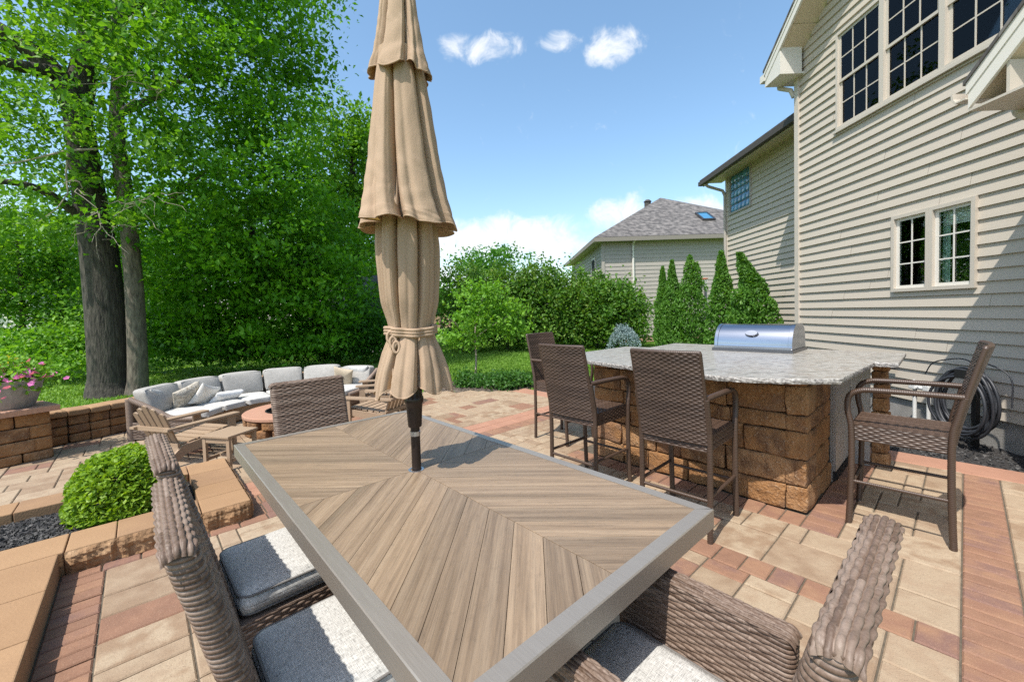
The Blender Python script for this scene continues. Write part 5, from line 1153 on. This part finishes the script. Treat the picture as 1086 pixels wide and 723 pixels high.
# ================================================================== WICKER DINING CHAIRS
def cushion_mb(mb, w_, d_, h_, z0, y0, r=.04, crown_=.012, n=16):
    v, f = rbox((w_, d_, h_), r, n); v = v.copy(); tpk = (v[:, 2] > 0); fx = np.clip(1 - (2 * v[:, 0] / w_) ** 2, 0, 1) * np.clip(1 - (2 * v[:, 1] / d_) ** 2, 0, 1)
    v[:, 2] += tpk * crown_ * fx + .0035 * sinnoise(v, 14, 2) * tpk; uv = np.stack([v[:, 0] + v[:, 2] * .3, v[:, 1] + v[:, 2] * .7], 1)
    mb.add(v + np.array([0, y0, z0 + h_ / 2]), f, 0, None, uv)
def ring(mb, w_, d_, r, z, y0, rad=.004):
    L, fn = rrect_loop(w_, d_, r); s = np.linspace(0, L, 90); xy, _ = fn(s); tube(mb, np.c_[xy + np.array([0, y0]), np.full(90, z)], rad, 6, cap=False)
def dining_chair(name, label, arms, W=.47, zt=.975, group='wicker dining chairs round the table'):
    t = thing(name, label, 'chair', (0, 0, 0), 0, group)
    Wb, T = W, .054; cw_ = W - .04 if not arms else W - .13; Z0 = .335; LEAN = .145
    L, loop = rrect_loop(Wb, T, .026); hgt = zt - .012 - Z0
    def cen(zf): return -.222 - LEAN * zf ** 1.15
    def pos(U, V):
        xy, nn = loop(U); zf = V / hgt; y = xy[..., 1] + cen(zf)
        return np.stack([xy[..., 0], y, Z0 + V], -1), np.stack([nn[..., 0], nn[..., 1], np.zeros_like(U)], -1)
    def face(U):
        xy, nn = loop(U); return np.clip((Wb / 2 - .030 - np.abs(xy[..., 0])) / .02, 0, 1)
    mb = MB(); weave(mb, pos, L, hgt, .0114, .026, .0048, .0046, .0016, closed=True, seed=1, face=face, over=.38)
    # woven roll over the top edge, bent down at both ends
    def roll_top(mb, Lx, R_, arc, at_, seed, pitch=.0118, spoke=.021, amp=.0046, rb=.026, sy=1.0):
        Lf = Lx - 2 * rb; Lu = Lf + 2 * rb * 1.35; Lv = R_ * arc
        def f(V, U):
            v = U - Lu / 2; ex = np.maximum(np.abs(v) - Lf / 2, 0); th = ex / rb; sg = np.sign(v)
            along = sg * (np.minimum(np.abs(v), Lf / 2) + rb * np.sin(np.minimum(th, 1.57))); drop = rb * (1 - np.cos(np.minimum(th, 1.57)))
            an = (V / Lv - .5) * arc; shrink = 1 - .12 * np.clip(th / 1.4, 0, 1) ** 2
            lat = np.sin(an) * R_ * shrink * sy; up = np.cos(an) * R_ * .62 - drop - R_ * .62
            nl, nu_, na = np.sin(an), np.cos(an) * np.cos(np.minimum(th, 1.57)), sg * np.sin(np.minimum(th, 1.57)) * np.cos(an)
            return at_(along, lat, up, na, nl, nu_)
        weave(mb, lambda U, V: f(V, U), Lu, Lv, pitch, spoke, amp, .0030, .0016, seed=seed, over=.36)
    def at_back(al, la, up, na, nl, nu_): return np.stack([al, cen(1.0) - la, zt + up], -1), np.stack([na, -nl, nu_], -1)
    roll_top(mb, Wb + .008, .0300, 2.6, at_back, 5)
    mb.build('backrest', 'wicker', t, smooth=True)
    mb = MB(); L2, loop2 = rrect_loop(W - .02, .45, .03); hh = .135
    def spos(U, V):
        xy, nn = loop2(U); return np.stack([xy[..., 0], xy[..., 1] + .0, .235 + V], -1), np.stack([nn[..., 0], nn[..., 1], np.zeros_like(U)], -1)
    weave(mb, spos, L2, hh, .0114, .026, .0044, .006, .0016, closed=True, seed=2, over=.38)
    box(mb, (-W / 2 + .02, -.215, .24), (W / 2 - .02, .215, .365), 0)
    mb.build('seat_frame', 'wicker', t, smooth=True, auto=60)
    for sx in (-1, 1):
        for sy in (-1, 1):
            mb = MB(); tube(mb, [(sx * (W / 2 - .04), sy * .19, 0), (sx * (W / 2 - .04), sy * .19, .25)], [.016, .022], 12); mb.build('leg', 'wicker', t, smooth=True)
    mb = MB(); cushion_mb(mb, cw_, .44, .095, .368, .018); cu = mb.build('seat_cushion', 'linen', t, smooth=True)
    mb = MB(); ring(mb, cw_ - .012, .44 - .012, .045, .448, .018); ring(mb, cw_ - .012, .428, .045, .385, .018); mb.build('piping', 'piping', cu, smooth=True)
    if arms:
        for sx in (-1, 1):
            mb = MB(); aw, al, at_ = .056, .47, .64; L3, loop3 = rrect_loop(aw, al, .022); hh = at_ - .012 - .24
            def apos(U, V, sx=sx):
                xy, nn = loop3(U); return np.stack([xy[..., 0] + sx * (W / 2 - aw / 2), xy[..., 1] + .015, .24 + V], -1), np.stack([nn[..., 0], nn[..., 1], np.zeros_like(U)], -1)
            def aface(U): xy, nn = loop3(U); return np.clip((al / 2 - .030 - np.abs(xy[..., 1])) / .02, 0, 1)
            weave(mb, apos, L3, hh, .0114, .025, .0044, .0044, .0016, closed=True, seed=3 + sx, face=aface, over=.38)
            def at_arm(al_, la, up, na, nl, nu_, sx=sx): return np.stack([sx * (W / 2 - aw / 2) + la, al_ + .015, at_ + up], -1), np.stack([nl, na, nu_], -1)
            roll_top(mb, al + .006, .031, 2.6, at_arm, 9, pitch=.0105, spoke=.024, rb=.022)
            mb.build('armrest', 'wicker', t, smooth=True)
    return t
th_b, th_a = R(42.2 - 90), R(42.2)
ch = dining_chair('dining_chair', 'wicker side chair at the left side of the table, nearest the camera', False)
ch.location = ab(1.235, .402); ch.rotation_euler = (0, 0, th_b)
dup(ch, ab(1.862, .400), th_b + R(1.5), 'wicker side chair at the left side of the table, nearer the box shrub')
dup(ch, ab(2.70, .852), th_a + math.pi, 'wicker side chair at the far short end of the table near the sofa')
dining_chair('dining_armchair', 'wicker armchair with grey cushion at the near short end of the table', True, .475, .96).location = ab(.475, .885)
bpy.data.objects['dining_armchair'].rotation_euler = (0, 0, th_a)

# ================================================================== BAR STOOLS
def bar_stool(label):
    t = thing('bar_stool', label, 'bar stool', (0, 0, 0), 0, 'dark wicker bar stools round the bar'); W = .47; hx = W / 2 - .018; hy = .217; ZS = .63; ZT = 1.135
    at = .5
    for sx in (-1, 1):
        mb = MB(); tube(mb, smooth_path([(sx * hx, -hy - .01, 0), (sx * hx, -hy, .3), (sx * hx, -hy, .62), (sx * hx, -hy - .02, .74), (sx * hx, -hy - .045, .86)], 5), .0165, 10, wrap=.010, amp=.0012, at=.4); mb.build('leg', 'wicker_dark', t, smooth=True)
        mb = MB(); tube(mb, smooth_path([(sx * hx, hy + .012, 0), (sx * hx, hy, .3), (sx * hx, hy + .0, .60), (sx * hx, hy + .018, .72), (sx * hx, hy + .010, .81), (sx * hx, hy - .04, .848), (sx * hx, hy - .12, .858), (sx * hx, -hy + .05, .862), (sx * hx, -hy - .045, .862)], 6), [.0165] * 31 + [.0165] * 18, 10, wrap=.010, amp=.0012, at=.45, flat=1.12) if False else tube(mb, smooth_path([(sx * hx, hy + .012, 0), (sx * hx, hy, .3), (sx * hx, hy, .60), (sx * hx, hy + .018, .72), (sx * hx, hy + .010, .81), (sx * hx, hy - .04, .848), (sx * hx, hy - .12, .858), (sx * hx, -hy + .05, .862), (sx * hx, -hy - .045, .862)], 6), .0165, 10, wrap=.010, amp=.0012, at=.45, flat=1.12)
        mb.build('leg', 'wicker_dark', t, smooth=True)
        mb = MB(); tube(mb, [(sx * hx, -hy, .275), (sx * hx, hy, .275)], .0105, 8, wrap=.009, amp=.001); mb.build('stretcher', 'wicker_dark', t, smooth=True)
    for sy, z in ((-1, .245), (1, .245)):
        mb = MB(); tube(mb, [(-hx, sy * hy, z), (hx, sy * hy, z)], .0105, 8, wrap=.009, amp=.001); mb.build('stretcher', 'wicker_dark', t, smooth=True)
    mb = MB(); L, loop = rrect_loop(W - .045, 2 * hy + .01, .02); hh = .095
    def spos(U, V):
        xy, nn = loop(U); return np.stack([xy[..., 0], xy[..., 1], ZS - hh + V], -1), np.stack([nn[..., 0], nn[..., 1], np.zeros_like(U)], -1)
    weave(mb, spos, L, hh, .013, .026, .0036, .0045, .0026, closed=True, seed=1)
    weave(mb, plane_pos((-W / 2 + .02, hy, ZS), (0, -1, 0), (1, 0, 0)), 2 * hy, W - .04, .0165, .022, .0030, .004, .0033, seed=4)
    mb.build('seat', 'wicker_dark', t, smooth=True)
    wb = W - .05
    def bp(side):
        def f(U, V):
            zf = V / (ZT - .58); bow = .028 * (1 - (2 * U / wb - 1) ** 2); y = -hy - .008 - .115 * zf ** 1.25 - bow * (.3 + .7 * zf) + (.018 if side > 0 else -.006); x = -wb / 2 + U
            if side < 0: x = -x
            return np.stack([x, y, .58 + V], -1), np.broadcast_to(np.array([0, side * .98, .18 * side]), U.shape + (3,))
        return f
    mb = MB(); weave(mb, bp(-1), wb, ZT - .58, .0125, .024, .0034, .0038, .0025, seed=2); weave(mb, bp(1), wb, ZT - .58, .0125, .024, .0034, .0038, .0025, seed=3)
    # rolled rim round the back
    rim = []
    for U_, V_ in [(0, v_) for v_ in np.linspace(0, ZT - .58, 10)] + [(u_, ZT - .58) for u_ in np.linspace(.02, wb - .02, 12)] + [(wb, v_) for v_ in np.linspace(ZT - .58, 0, 10)]:
        p_, _ = bp(1)(np.array([[float(U_)]]), np.array([[float(V_)]])); q = p_[0, 0]; q = q + np.array([0, -.012, 0]); rim.append(q)
    tube(mb, rim, .0135, 8, wrap=.010, amp=.001, at=.4); mb.build('backrest', 'wicker_dark', t, smooth=True)
    return t
st = bar_stool('dark wicker bar stool nearest the corner of the dining table')
st.location = ab(1.225, 2.655); st.rotation_euler = (0, 0, th_b + R(2))
dup(st, ab(2.035, 2.66), th_b, 'dark wicker bar stool second from the left along the bar')
dup(st, ab(2.965, 3.42), th_a + math.pi, 'dark wicker bar stool at the far left end of the bar, farthest away')
dup(st, ab(.262, 3.505), th_a + R(1), 'dark wicker bar stool at the right end of the bar by the hose')

# ================================================================== SEATING CIRCLE
sofa = thing('curved_sofa', 'long curved wicker sofa with pale grey cushions round the fire pit', 'sofa', (*SC, 0))
def arc_pt(r, deg, z): return np.array([r * math.cos(R(deg)), r * math.sin(R(deg)), z])
A_L, A_R, NSEG = 193, 72, 6
RI, RM, RO = .98, 1.52, 1.80
def arc_weave(mb, r, d0, d1, z0, z1, out=1, seed=0):
    Lu = abs(d1 - d0) * math.pi / 180 * r
    def f(U, V):
        an = np.radians(d0 + (d1 - d0) * U / Lu); return np.stack([r * np.cos(an), r * np.sin(an), z0 + V], -1), np.stack([np.cos(an) * out, np.sin(an) * out, np.zeros_like(an)], -1)
    weave(mb, f, Lu, z1 - z0, .022, .034, .005, .008, .0055, seed=seed, flip=out < 0)
def arc_solid(mb, r0, r1, d0, d1, z0, z1, n=14, mi=0, round_=.0):
    an = np.radians(np.linspace(d0, d1, n)); V = []
    for a_ in an: V += [(r0 * math.cos(a_), r0 * math.sin(a_), z0), (r1 * math.cos(a_), r1 * math.sin(a_), z0), (r1 * math.cos(a_), r1 * math.sin(a_), z1), (r0 * math.cos(a_), r0 * math.sin(a_), z1)]
    f = []
    for i in range(n - 1):
        for k in range(4): f.append((i * 4 + k, i * 4 + (k + 1) % 4, (i + 1) * 4 + (k + 1) % 4, (i + 1) * 4 + k))
    f += [(3, 2, 1, 0), tuple((n - 1) * 4 + k for k in range(4))]; mb.add(V, f, mi)
mb = MB(); arc_solid(mb, RI + .04, RO - .02, A_L, A_R, .03, .20, 40); arc_weave(mb, RI + .03, A_L, A_R, .02, .20, -1, 1); mb.build('base', 'wicker_honey', sofa, smooth=True, auto=60)
mb = MB(); arc_solid(mb, RO - .05, RO - .01, A_L, A_R, .2, .47, 40); arc_weave(mb, RO, A_L, A_R, .02, .48, 1, 2); mb.build('back_frame', 'wicker', sofa, smooth=True, auto=60)
for d_ in (A_L, A_R):
    mb = MB(); sg = 1 if d_ == A_L else -1; e = arc_pt(1, d_, 0); tn = np.array([-e[1], e[0], 0]) * sg
    p = smooth_path([e * (RI + .06) + (0, 0, .21), e * (RI + .35) + (0, 0, .235), e * 1.5 + (0, 0, .34), e * (RO - .03) + (0, 0, .50)], 6); tube(mb, p, .032, 12, wrap=.016, amp=.002)
    weave(mb, plane_pos(e * (RI + .06) + tn * .02 + np.array([0, 0, .02]), e, (0, 0, 1)), RO - RI - .06, .20, .016, .034, .004, .006, .003, seed=4); tube(mb, [e * (RO - .03) + (0, 0, 0), e * (RO - .03) + (0, 0, .5)], .035, 12, wrap=.016, amp=.002)
    mb.build('armrest', 'wicker', sofa, smooth=True)
def wedge_cushion(mb, r0, r1, d0, d1, z0, z1, rnd=.035, crown_=.02, n=14, lean=0, puff=.0):
    v, f = rbox((1, 1, 1), .12, n); v0, _ = rbox((1.0, 1.0, z1 - z0), .03, n)
    g, f = cube_grid(n); u = g.copy(); u = np.sign(u) * np.abs(u) ** .9
    sup = (np.abs(u) ** 8).sum(1, keepdims=True) ** (1 / 8); u = u / np.maximum(sup, 1e-6) * np.abs(g).max(1, keepdims=True)
    an = np.radians((d0 + d1) / 2 + u[:, 0] * (d1 - d0) / 2); rr = (r0 + r1) / 2 + u[:, 1] * (r1 - r0) / 2; z = (z0 + z1) / 2 + u[:, 2] * (z1 - z0) / 2
    cr_ = (1 - u[:, 0] ** 2) * (1 - u[:, 1] ** 2); z = z + (u[:, 2] > 0) * crown_ * cr_; crv = (1 - u[:, 0] ** 2) * (1 - u[:, 2] ** 2); rr = rr - (u[:, 1] < 0) * puff * crv + lean * (z - z0)
    P_ = np.stack([rr * np.cos(an), rr * np.sin(an), z], 1); P_ += .004 * np.stack([sinnoise(P_, 9, 1), sinnoise(P_, 9, 2), sinnoise(P_, 9, 3)], 1)
    mb.add(P_, f, 0, None, np.stack([u[:, 0] * .3, u[:, 1] * .3 + u[:, 2] * .3], 1))
for k in range(NSEG):
    d0 = A_L + (A_R - A_L) * k / NSEG; d1 = A_L + (A_R - A_L) * (k + 1) / NSEG; g_ = .5
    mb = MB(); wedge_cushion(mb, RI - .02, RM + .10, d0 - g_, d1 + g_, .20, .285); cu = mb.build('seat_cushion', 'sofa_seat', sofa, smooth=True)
    mb = MB()
    for z in (.275, .215):
        aa = np.linspace(d0 - 1.2, d1 + 1.2, 16); tube(mb, [arc_pt(RI - .012, a_, z) for a_ in aa], .0045, 6)
    mb.build('piping', 'piping_grey', cu, smooth=True)
    if k < 5 or True:
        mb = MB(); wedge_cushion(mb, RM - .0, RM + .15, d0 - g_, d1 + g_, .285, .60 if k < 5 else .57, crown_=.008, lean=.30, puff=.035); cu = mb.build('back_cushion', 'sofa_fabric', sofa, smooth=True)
        mb = MB(); aa = np.linspace(d0 - 1.0, d1 + 1.0, 14); zt = (.60 if k < 5 else .57) - .012; rr = RM + .30 * (zt - .285) + .012; zs = np.linspace(.30, zt, 8)
        pth = [arc_pt(RM + .30 * (z - .285) + .012, d0 - 1.0, z) for z in zs] + [arc_pt(rr, a_, zt + .004) for a_ in aa[1:-1]] + [arc_pt(RM + .30 * (z - .285) + .012, d1 + 1.0, z) for z in zs[::-1]]
        tube(mb, pth, .005, 6); mb.build('piping', 'piping_grey', cu, smooth=True)
def pillow(name, label, m, deg, r_, z, size, tilt, roll_=0, thick=.12, yaw=0):
    g, f = cube_grid(18); u, v_ = g[:, 0], g[:, 1]; edge = np.clip(1 - np.maximum(np.abs(u), np.abs(v_)) ** 2.2, 0, 1) ** .55; pin = 1 - .10 * (1 - np.abs(u) ** 2) * (np.abs(v_)) ** 2 - 0; pin2 = 1 - .10 * (1 - np.abs(v_) ** 2) * (np.abs(u)) ** 2
    x = u * size[0] / 2 * pin2; y = v_ * size[1] / 2 * pin; zz_ = g[:, 2] * thick / 2 * (edge * .94 + .06)
    P_ = np.stack([x, y, zz_], 1); P_[:, 2] += .008 * sinnoise(P_, 13, 4) * edge
    mb = MB(); mb.add(P_, f)
    if m == 'pillow_fur':
        n = 1600; k = RNG.integers(0, len(P_), n); 
    o = mb.build(name, m, None, smooth=True); tag(o, label, 'pillow', 'loose pillows on the curved sofa')
    dd_ = pix_dir(*deg); t_ = (z - H) / dd_.z; o.location = (dd_.x * t_, dd_.y * t_, z); an = math.atan2(dd_.y * t_ - SC[1], dd_.x * t_ - SC[0])
    # stand the pillow up facing the circle centre, leaning back by tilt
    o.rotation_euler = (Matrix.Rotation(an + math.pi / 2 + R(yaw), 3, 'Z') @ Matrix.Rotation(R(-(90 - tilt)) if False else R(90 - tilt), 3, 'X') @ Matrix.Rotation(R(roll_), 3, 'Z')).to_euler()
    return o
pillow('throw_pillow', 'large plain grey pillow leaning in the left end of the sofa', 'pillow_grey', (167, 426), 0, .40, (.42, .36), 22, 8, .15)
pillow('throw_pillow', 'shaggy taupe pillow on the left part of the sofa', 'pillow_fur', (197, 422), 0, .40, (.36, .36), 24, -18, .14, 0)
pillow('throw_pillow', 'small cream pillow with pale stripe beside the shaggy pillow', 'pillow_cream', (217, 419), 0, .40, (.33, .31), 28, 22, .10)
pillow('throw_pillow', 'small oblong white pillow lying beside the cream pillow', 'pillow_white', (241, 420), 0, .345, (.40, .19), 50, 4, .12)
pillow('throw_pillow', 'beige square pillow at the right end of the sofa', 'pillow_beige', (364, 399), 0, .43, (.32, .32), 22, 14, .11)
pillow('throw_pillow', 'light grey square pillow at the right end beside the beige pillow', 'pillow_grey', (382, 397), 0, .43, (.36, .33), 20, 0, .12)
# fire pit
fp = thing('fire_pit', 'round stone block fire pit with reddish cap ring', 'fire pit', (-2.86, 5.27, 0))
mb = MB()
for ri, (z, h) in enumerate(((0, .10), (.10, .10))):
    for k in range(14):
        a_ = (k + .5 * ri) * 2 * np.pi / 14; rock(mb, (.44 * math.cos(a_), .44 * math.sin(a_), z + h / 2), (.17, .20, h - .004), a_ + math.pi / 2, .014, .005, n=4)
mb.build('ring', 'stone', fp, smooth=True, auto=50)
mb = MB(); n = 48; prof = [(.30, .201), (.54, .201), (.555, .21), (.555, .238), (.545, .247), (.30, .247), (.30, .201)]; lathe(mb, prof, n); mb.build('cap', 'stone_cap_red', fp, smooth=True, auto=40)
mb = MB(); lathe(mb, [(.001, .12), (.30, .12), (.31, .19), (.31, .252), (.295, .252), (.295, .21)], 32); mb.build('fire_bowl', 'black_plastic', fp)
# side table
sd = thing('side_table', 'small square taupe side table beside the slatted chair', 'side table', (-2.78, 3.97, 0), R(-14))
mb = MB(); box(mb, (-.165, -.165, .30), (.165, .165, .322), bev=.003); mb.build('top', 'poly_wood', sd)
for sx in (-1, 1):
    for sy in (-1, 1): mb = MB(); box(mb, (sx * .14 - .018, sy * .14 - .012, 0), (sx * .14 + .018, sy * .14 + .012, .2995)); mb.build('leg', 'poly_wood', sd)
for y in (.129, -.149): mb = MB(); box(mb, (-.12, y, .25), (.12, y + .02, .299)); mb.build('apron', 'poly_wood', sd)
mb = MB(); box(mb, (-.152, -.12, .07), (-.13, .12, .10)); box(mb, (.13, -.12, .07), (.152, .12, .10)); box(mb, (-.128, -.012, .075), (.128, .012, .098)); mb.build('stretcher', 'poly_wood', sd)
# slatted garden chairs
def adirondack(label, loc, rz):
    t = thing('adirondack_chair', label, 'chair', loc, rz, 'slatted adirondack chairs round the fire pit'); W = .50
    # local +y forward. seat slopes down to the back
    def seat_z(y): return .175 + .055 * (y + .28) / .5
    mb = MB()
    for k in range(6):
        y = -.22 + k * .088; z = seat_z(y) + .012; v = np.array([(x, yy, seat_z(yy) + dz) for dz in (.002, .018) for x, yy in ((-.20, y), (.20, y), (.20, y + .070), (-.20, y + .070))]); mb.add(v, BOXF)
    v = np.array([(x, .312 + dy, z) for z in (.10, .245) for x, dy in ((-.20, 0), (.20, 0), (.20, .016), (-.20, .016))]); mb.add(v, BOXF); mb.build('seat', 'poly_wood', t)
    mb = MB(); tl = 22
    for k in range(5):
        x0 = -.19 + k * .078; hgt = .47 - .035 * abs(k - 2) ** 1.3
        n = 6; ys = []; c, s = math.cos(R(tl)), math.sin(R(tl))
        pts = [(x0, 0), (x0 + .064, 0), (x0 + .064 + (k - 2) * .010, hgt - .02)] + [(x0 + .032 + (k - 2) * .010 + .032 * math.cos(q), hgt - .02 + .024 * math.sin(q)) for q in np.linspace(.3, math.pi - .3, 5)] + [(x0 + (k - 2) * .010, hgt - .02)]
        m_ = len(pts); v = [(p_[0], -.215 - p_[1] * s + d_ * c, .17 + p_[1] * c + d_ * s) for d_ in (0, .016) for p_ in pts]
        mb.add(v, [tuple(range(m_)), tuple(range(m_, 2 * m_))[::-1]] + [(i, m_ + i, m_ + (i + 1) % m_, (i + 1) % m_) for i in range(m_)])
    mb.build('backrest', 'poly_wood', t)
    mb = MB(); 
    for hz in (.20, .37): yb = -.215 - (hz - .17) * math.tan(R(tl)) - .024; box(mb, (-.235, yb - .01, hz - .02), (.235, yb + .012, hz + .02))
    mb.build('back_rail', 'poly_wood', t)
    for sx in (-1, 1):
        mb = MB(); x = sx * .232; P_ = [(-.40, .0), (-.34, .0), (-.20, .10), (.30, .16), (.33, .17), (.33, .235), (-.22, .19), (-.40, .05)]; v = [(x + d_, p_[0], p_[1]) for d_ in (-.012, .012) for p_ in P_]; m_ = len(P_)
        mb.add(v, [tuple(range(m_)), tuple(range(m_, 2 * m_))[::-1]] + [(i, m_ + i, m_ + (i + 1) % m_, (i + 1) % m_) for i in range(m_)]); mb.build('seat_rail', 'poly_wood', t)
        mb = MB(); box(mb, (x * 1.06 - .012 + sx * .013, .24, 0), (x * 1.06 + .012 + sx * .013, .32, .3655)); mb.build('leg', 'poly_wood', t)
        mb = MB(); P_ = [(x - .045, .37), (x + .045, .37), (x + .055, .34), (x + .05, .10), (x + .03, -.36), (x - .03, -.36), (x - .045, .10), (x - .055, .34)]; prism(mb, P_, .366, .386); mb.build('armrest', 'poly_wood', t)
    return t
ad = adirondack('slatted tan adirondack chair beside the side table, nearest the box shrub', (-3.42, 4.26, 0), R(-17))
dup(ad, (-1.75, 5.30, 0), R(72), 'slatted tan adirondack chair just left of the parasol, nearer the table')
dup(ad, (-2.02, 6.32, 0), R(105), 'slatted tan adirondack chair left of the parasol at the right end of the sofa')
dup(ad, (-2.16, 4.28, 0), R(22), 'slatted tan adirondack chair mostly hidden behind the far end dining chair')

# ================================================================== BY THE HOUSE WALL
hr = thing('garden_hose', 'coiled dark garden hose hanging on a post against the house wall', 'hose', (4.30, 3.80, 0))
mb = MB()
for k in range(9):
    t_ = np.linspace(0, 2 * np.pi, 49); r1, r2 = .22 + .012 * (k % 3) + random.uniform(-.01, .015), .26 + .02 * (k % 4) + random.uniform(-.015, .02); dx, dz = random.uniform(-.03, .03), -.015 * k * .5 + random.uniform(-.02, .02)
    p = np.stack([-.05 - .012 * k + .02 * np.sin(t_ * 2 + k) + 0 * t_, dx + r1 * np.sin(t_), .47 + dz + r2 * np.cos(t_) - .0], 1); tube(mb, p, .0125, 8, cap=False)
mb.build('hose_coil', 'hose', hr, smooth=True)
mb = MB(); box(mb, (-.02, -.02, 0), (.02, .02, .74)); box(mb, (-.15, -.05, .66), (.02, .05, .74)); mb.build('post', 'black_plastic', hr)
mb = MB(); tube(mb, smooth_path([(-.05, -.1, .74), (-.08, .02, .83), (-.02, .25, .80), (.02, .42, .74), (.03, .5, .62)], 6), .006, 6); tube(mb, smooth_path([(-.05, 0, .74), (-.08, -.1, .82), (-.05, -.3, .72), (-.05, -.32, .45)], 6), .006, 6); mb.build('loose_end', 'hose', hr, smooth=True)
pp = thing('water_pipe', 'white plastic pipes with two valves against the foundation beside the hose', 'pipe', (4.36, 4.32, 0))
mb = MB(); tube(mb, smooth_path([(0, .12, 0), (0, .12, .38), (-.01, .10, .46), (-.04, .02, .47)], 5), .018, 10); tube(mb, [(-.02, -.05, 0), (-.02, -.05, .50)], .018, 10); tube(mb, [(-.03, .12, .46), (-.03, -.06, .46)], .02, 10); mb.build('pipe', 'pvc', pp, smooth=True)
for y in (.10, -.05):
    mb = MB(); box(mb, (-.06, y - .035, .44), (.0, y + .035, .50), bev=.008); tube(mb, [(-.03, y, .5), (-.03, y, .54)], .012, 8); mb.build('valve', 'pvc', pp)
mb = MB(); tube(mb, smooth_path([(.02, .5, .62), (0, .52, .5), (-.04, .58, .2), (-.1, .62, .02)], 5), .005, 6); box(mb, (.03, .44, .60), (.09, .58, .64)); mb.build('cable', 'black_plastic', pp)
# pink orchid seen through the lower window
orc = thing('orchid', 'pink orchid standing inside the lower house window', 'flower', hw(4.62, .16, 1.50))
c = RNG.normal(size=(34, 3)) * np.array([.03, .06, .05]) + np.array([0, 0, .27]); crown('bloom', orc, 'flower_pink', c, .055, droop=0)
mb = MB(); tube(mb, smooth_path([(0, 0, .0), (0, .02, .15), (0, .0, .26), (0, -.06, .30)], 5), .005, 5); mb.build('stem', 'leaf_fresh', orc); mb = MB(); lathe(mb, [(.001, 0), (.05, 0), (.06, .09), (.001, .09)], 16); mb.build('pot', 'pvc', orc)
# orchid faces the left pane
orc.location = hw(4.585, .16, 1.51)
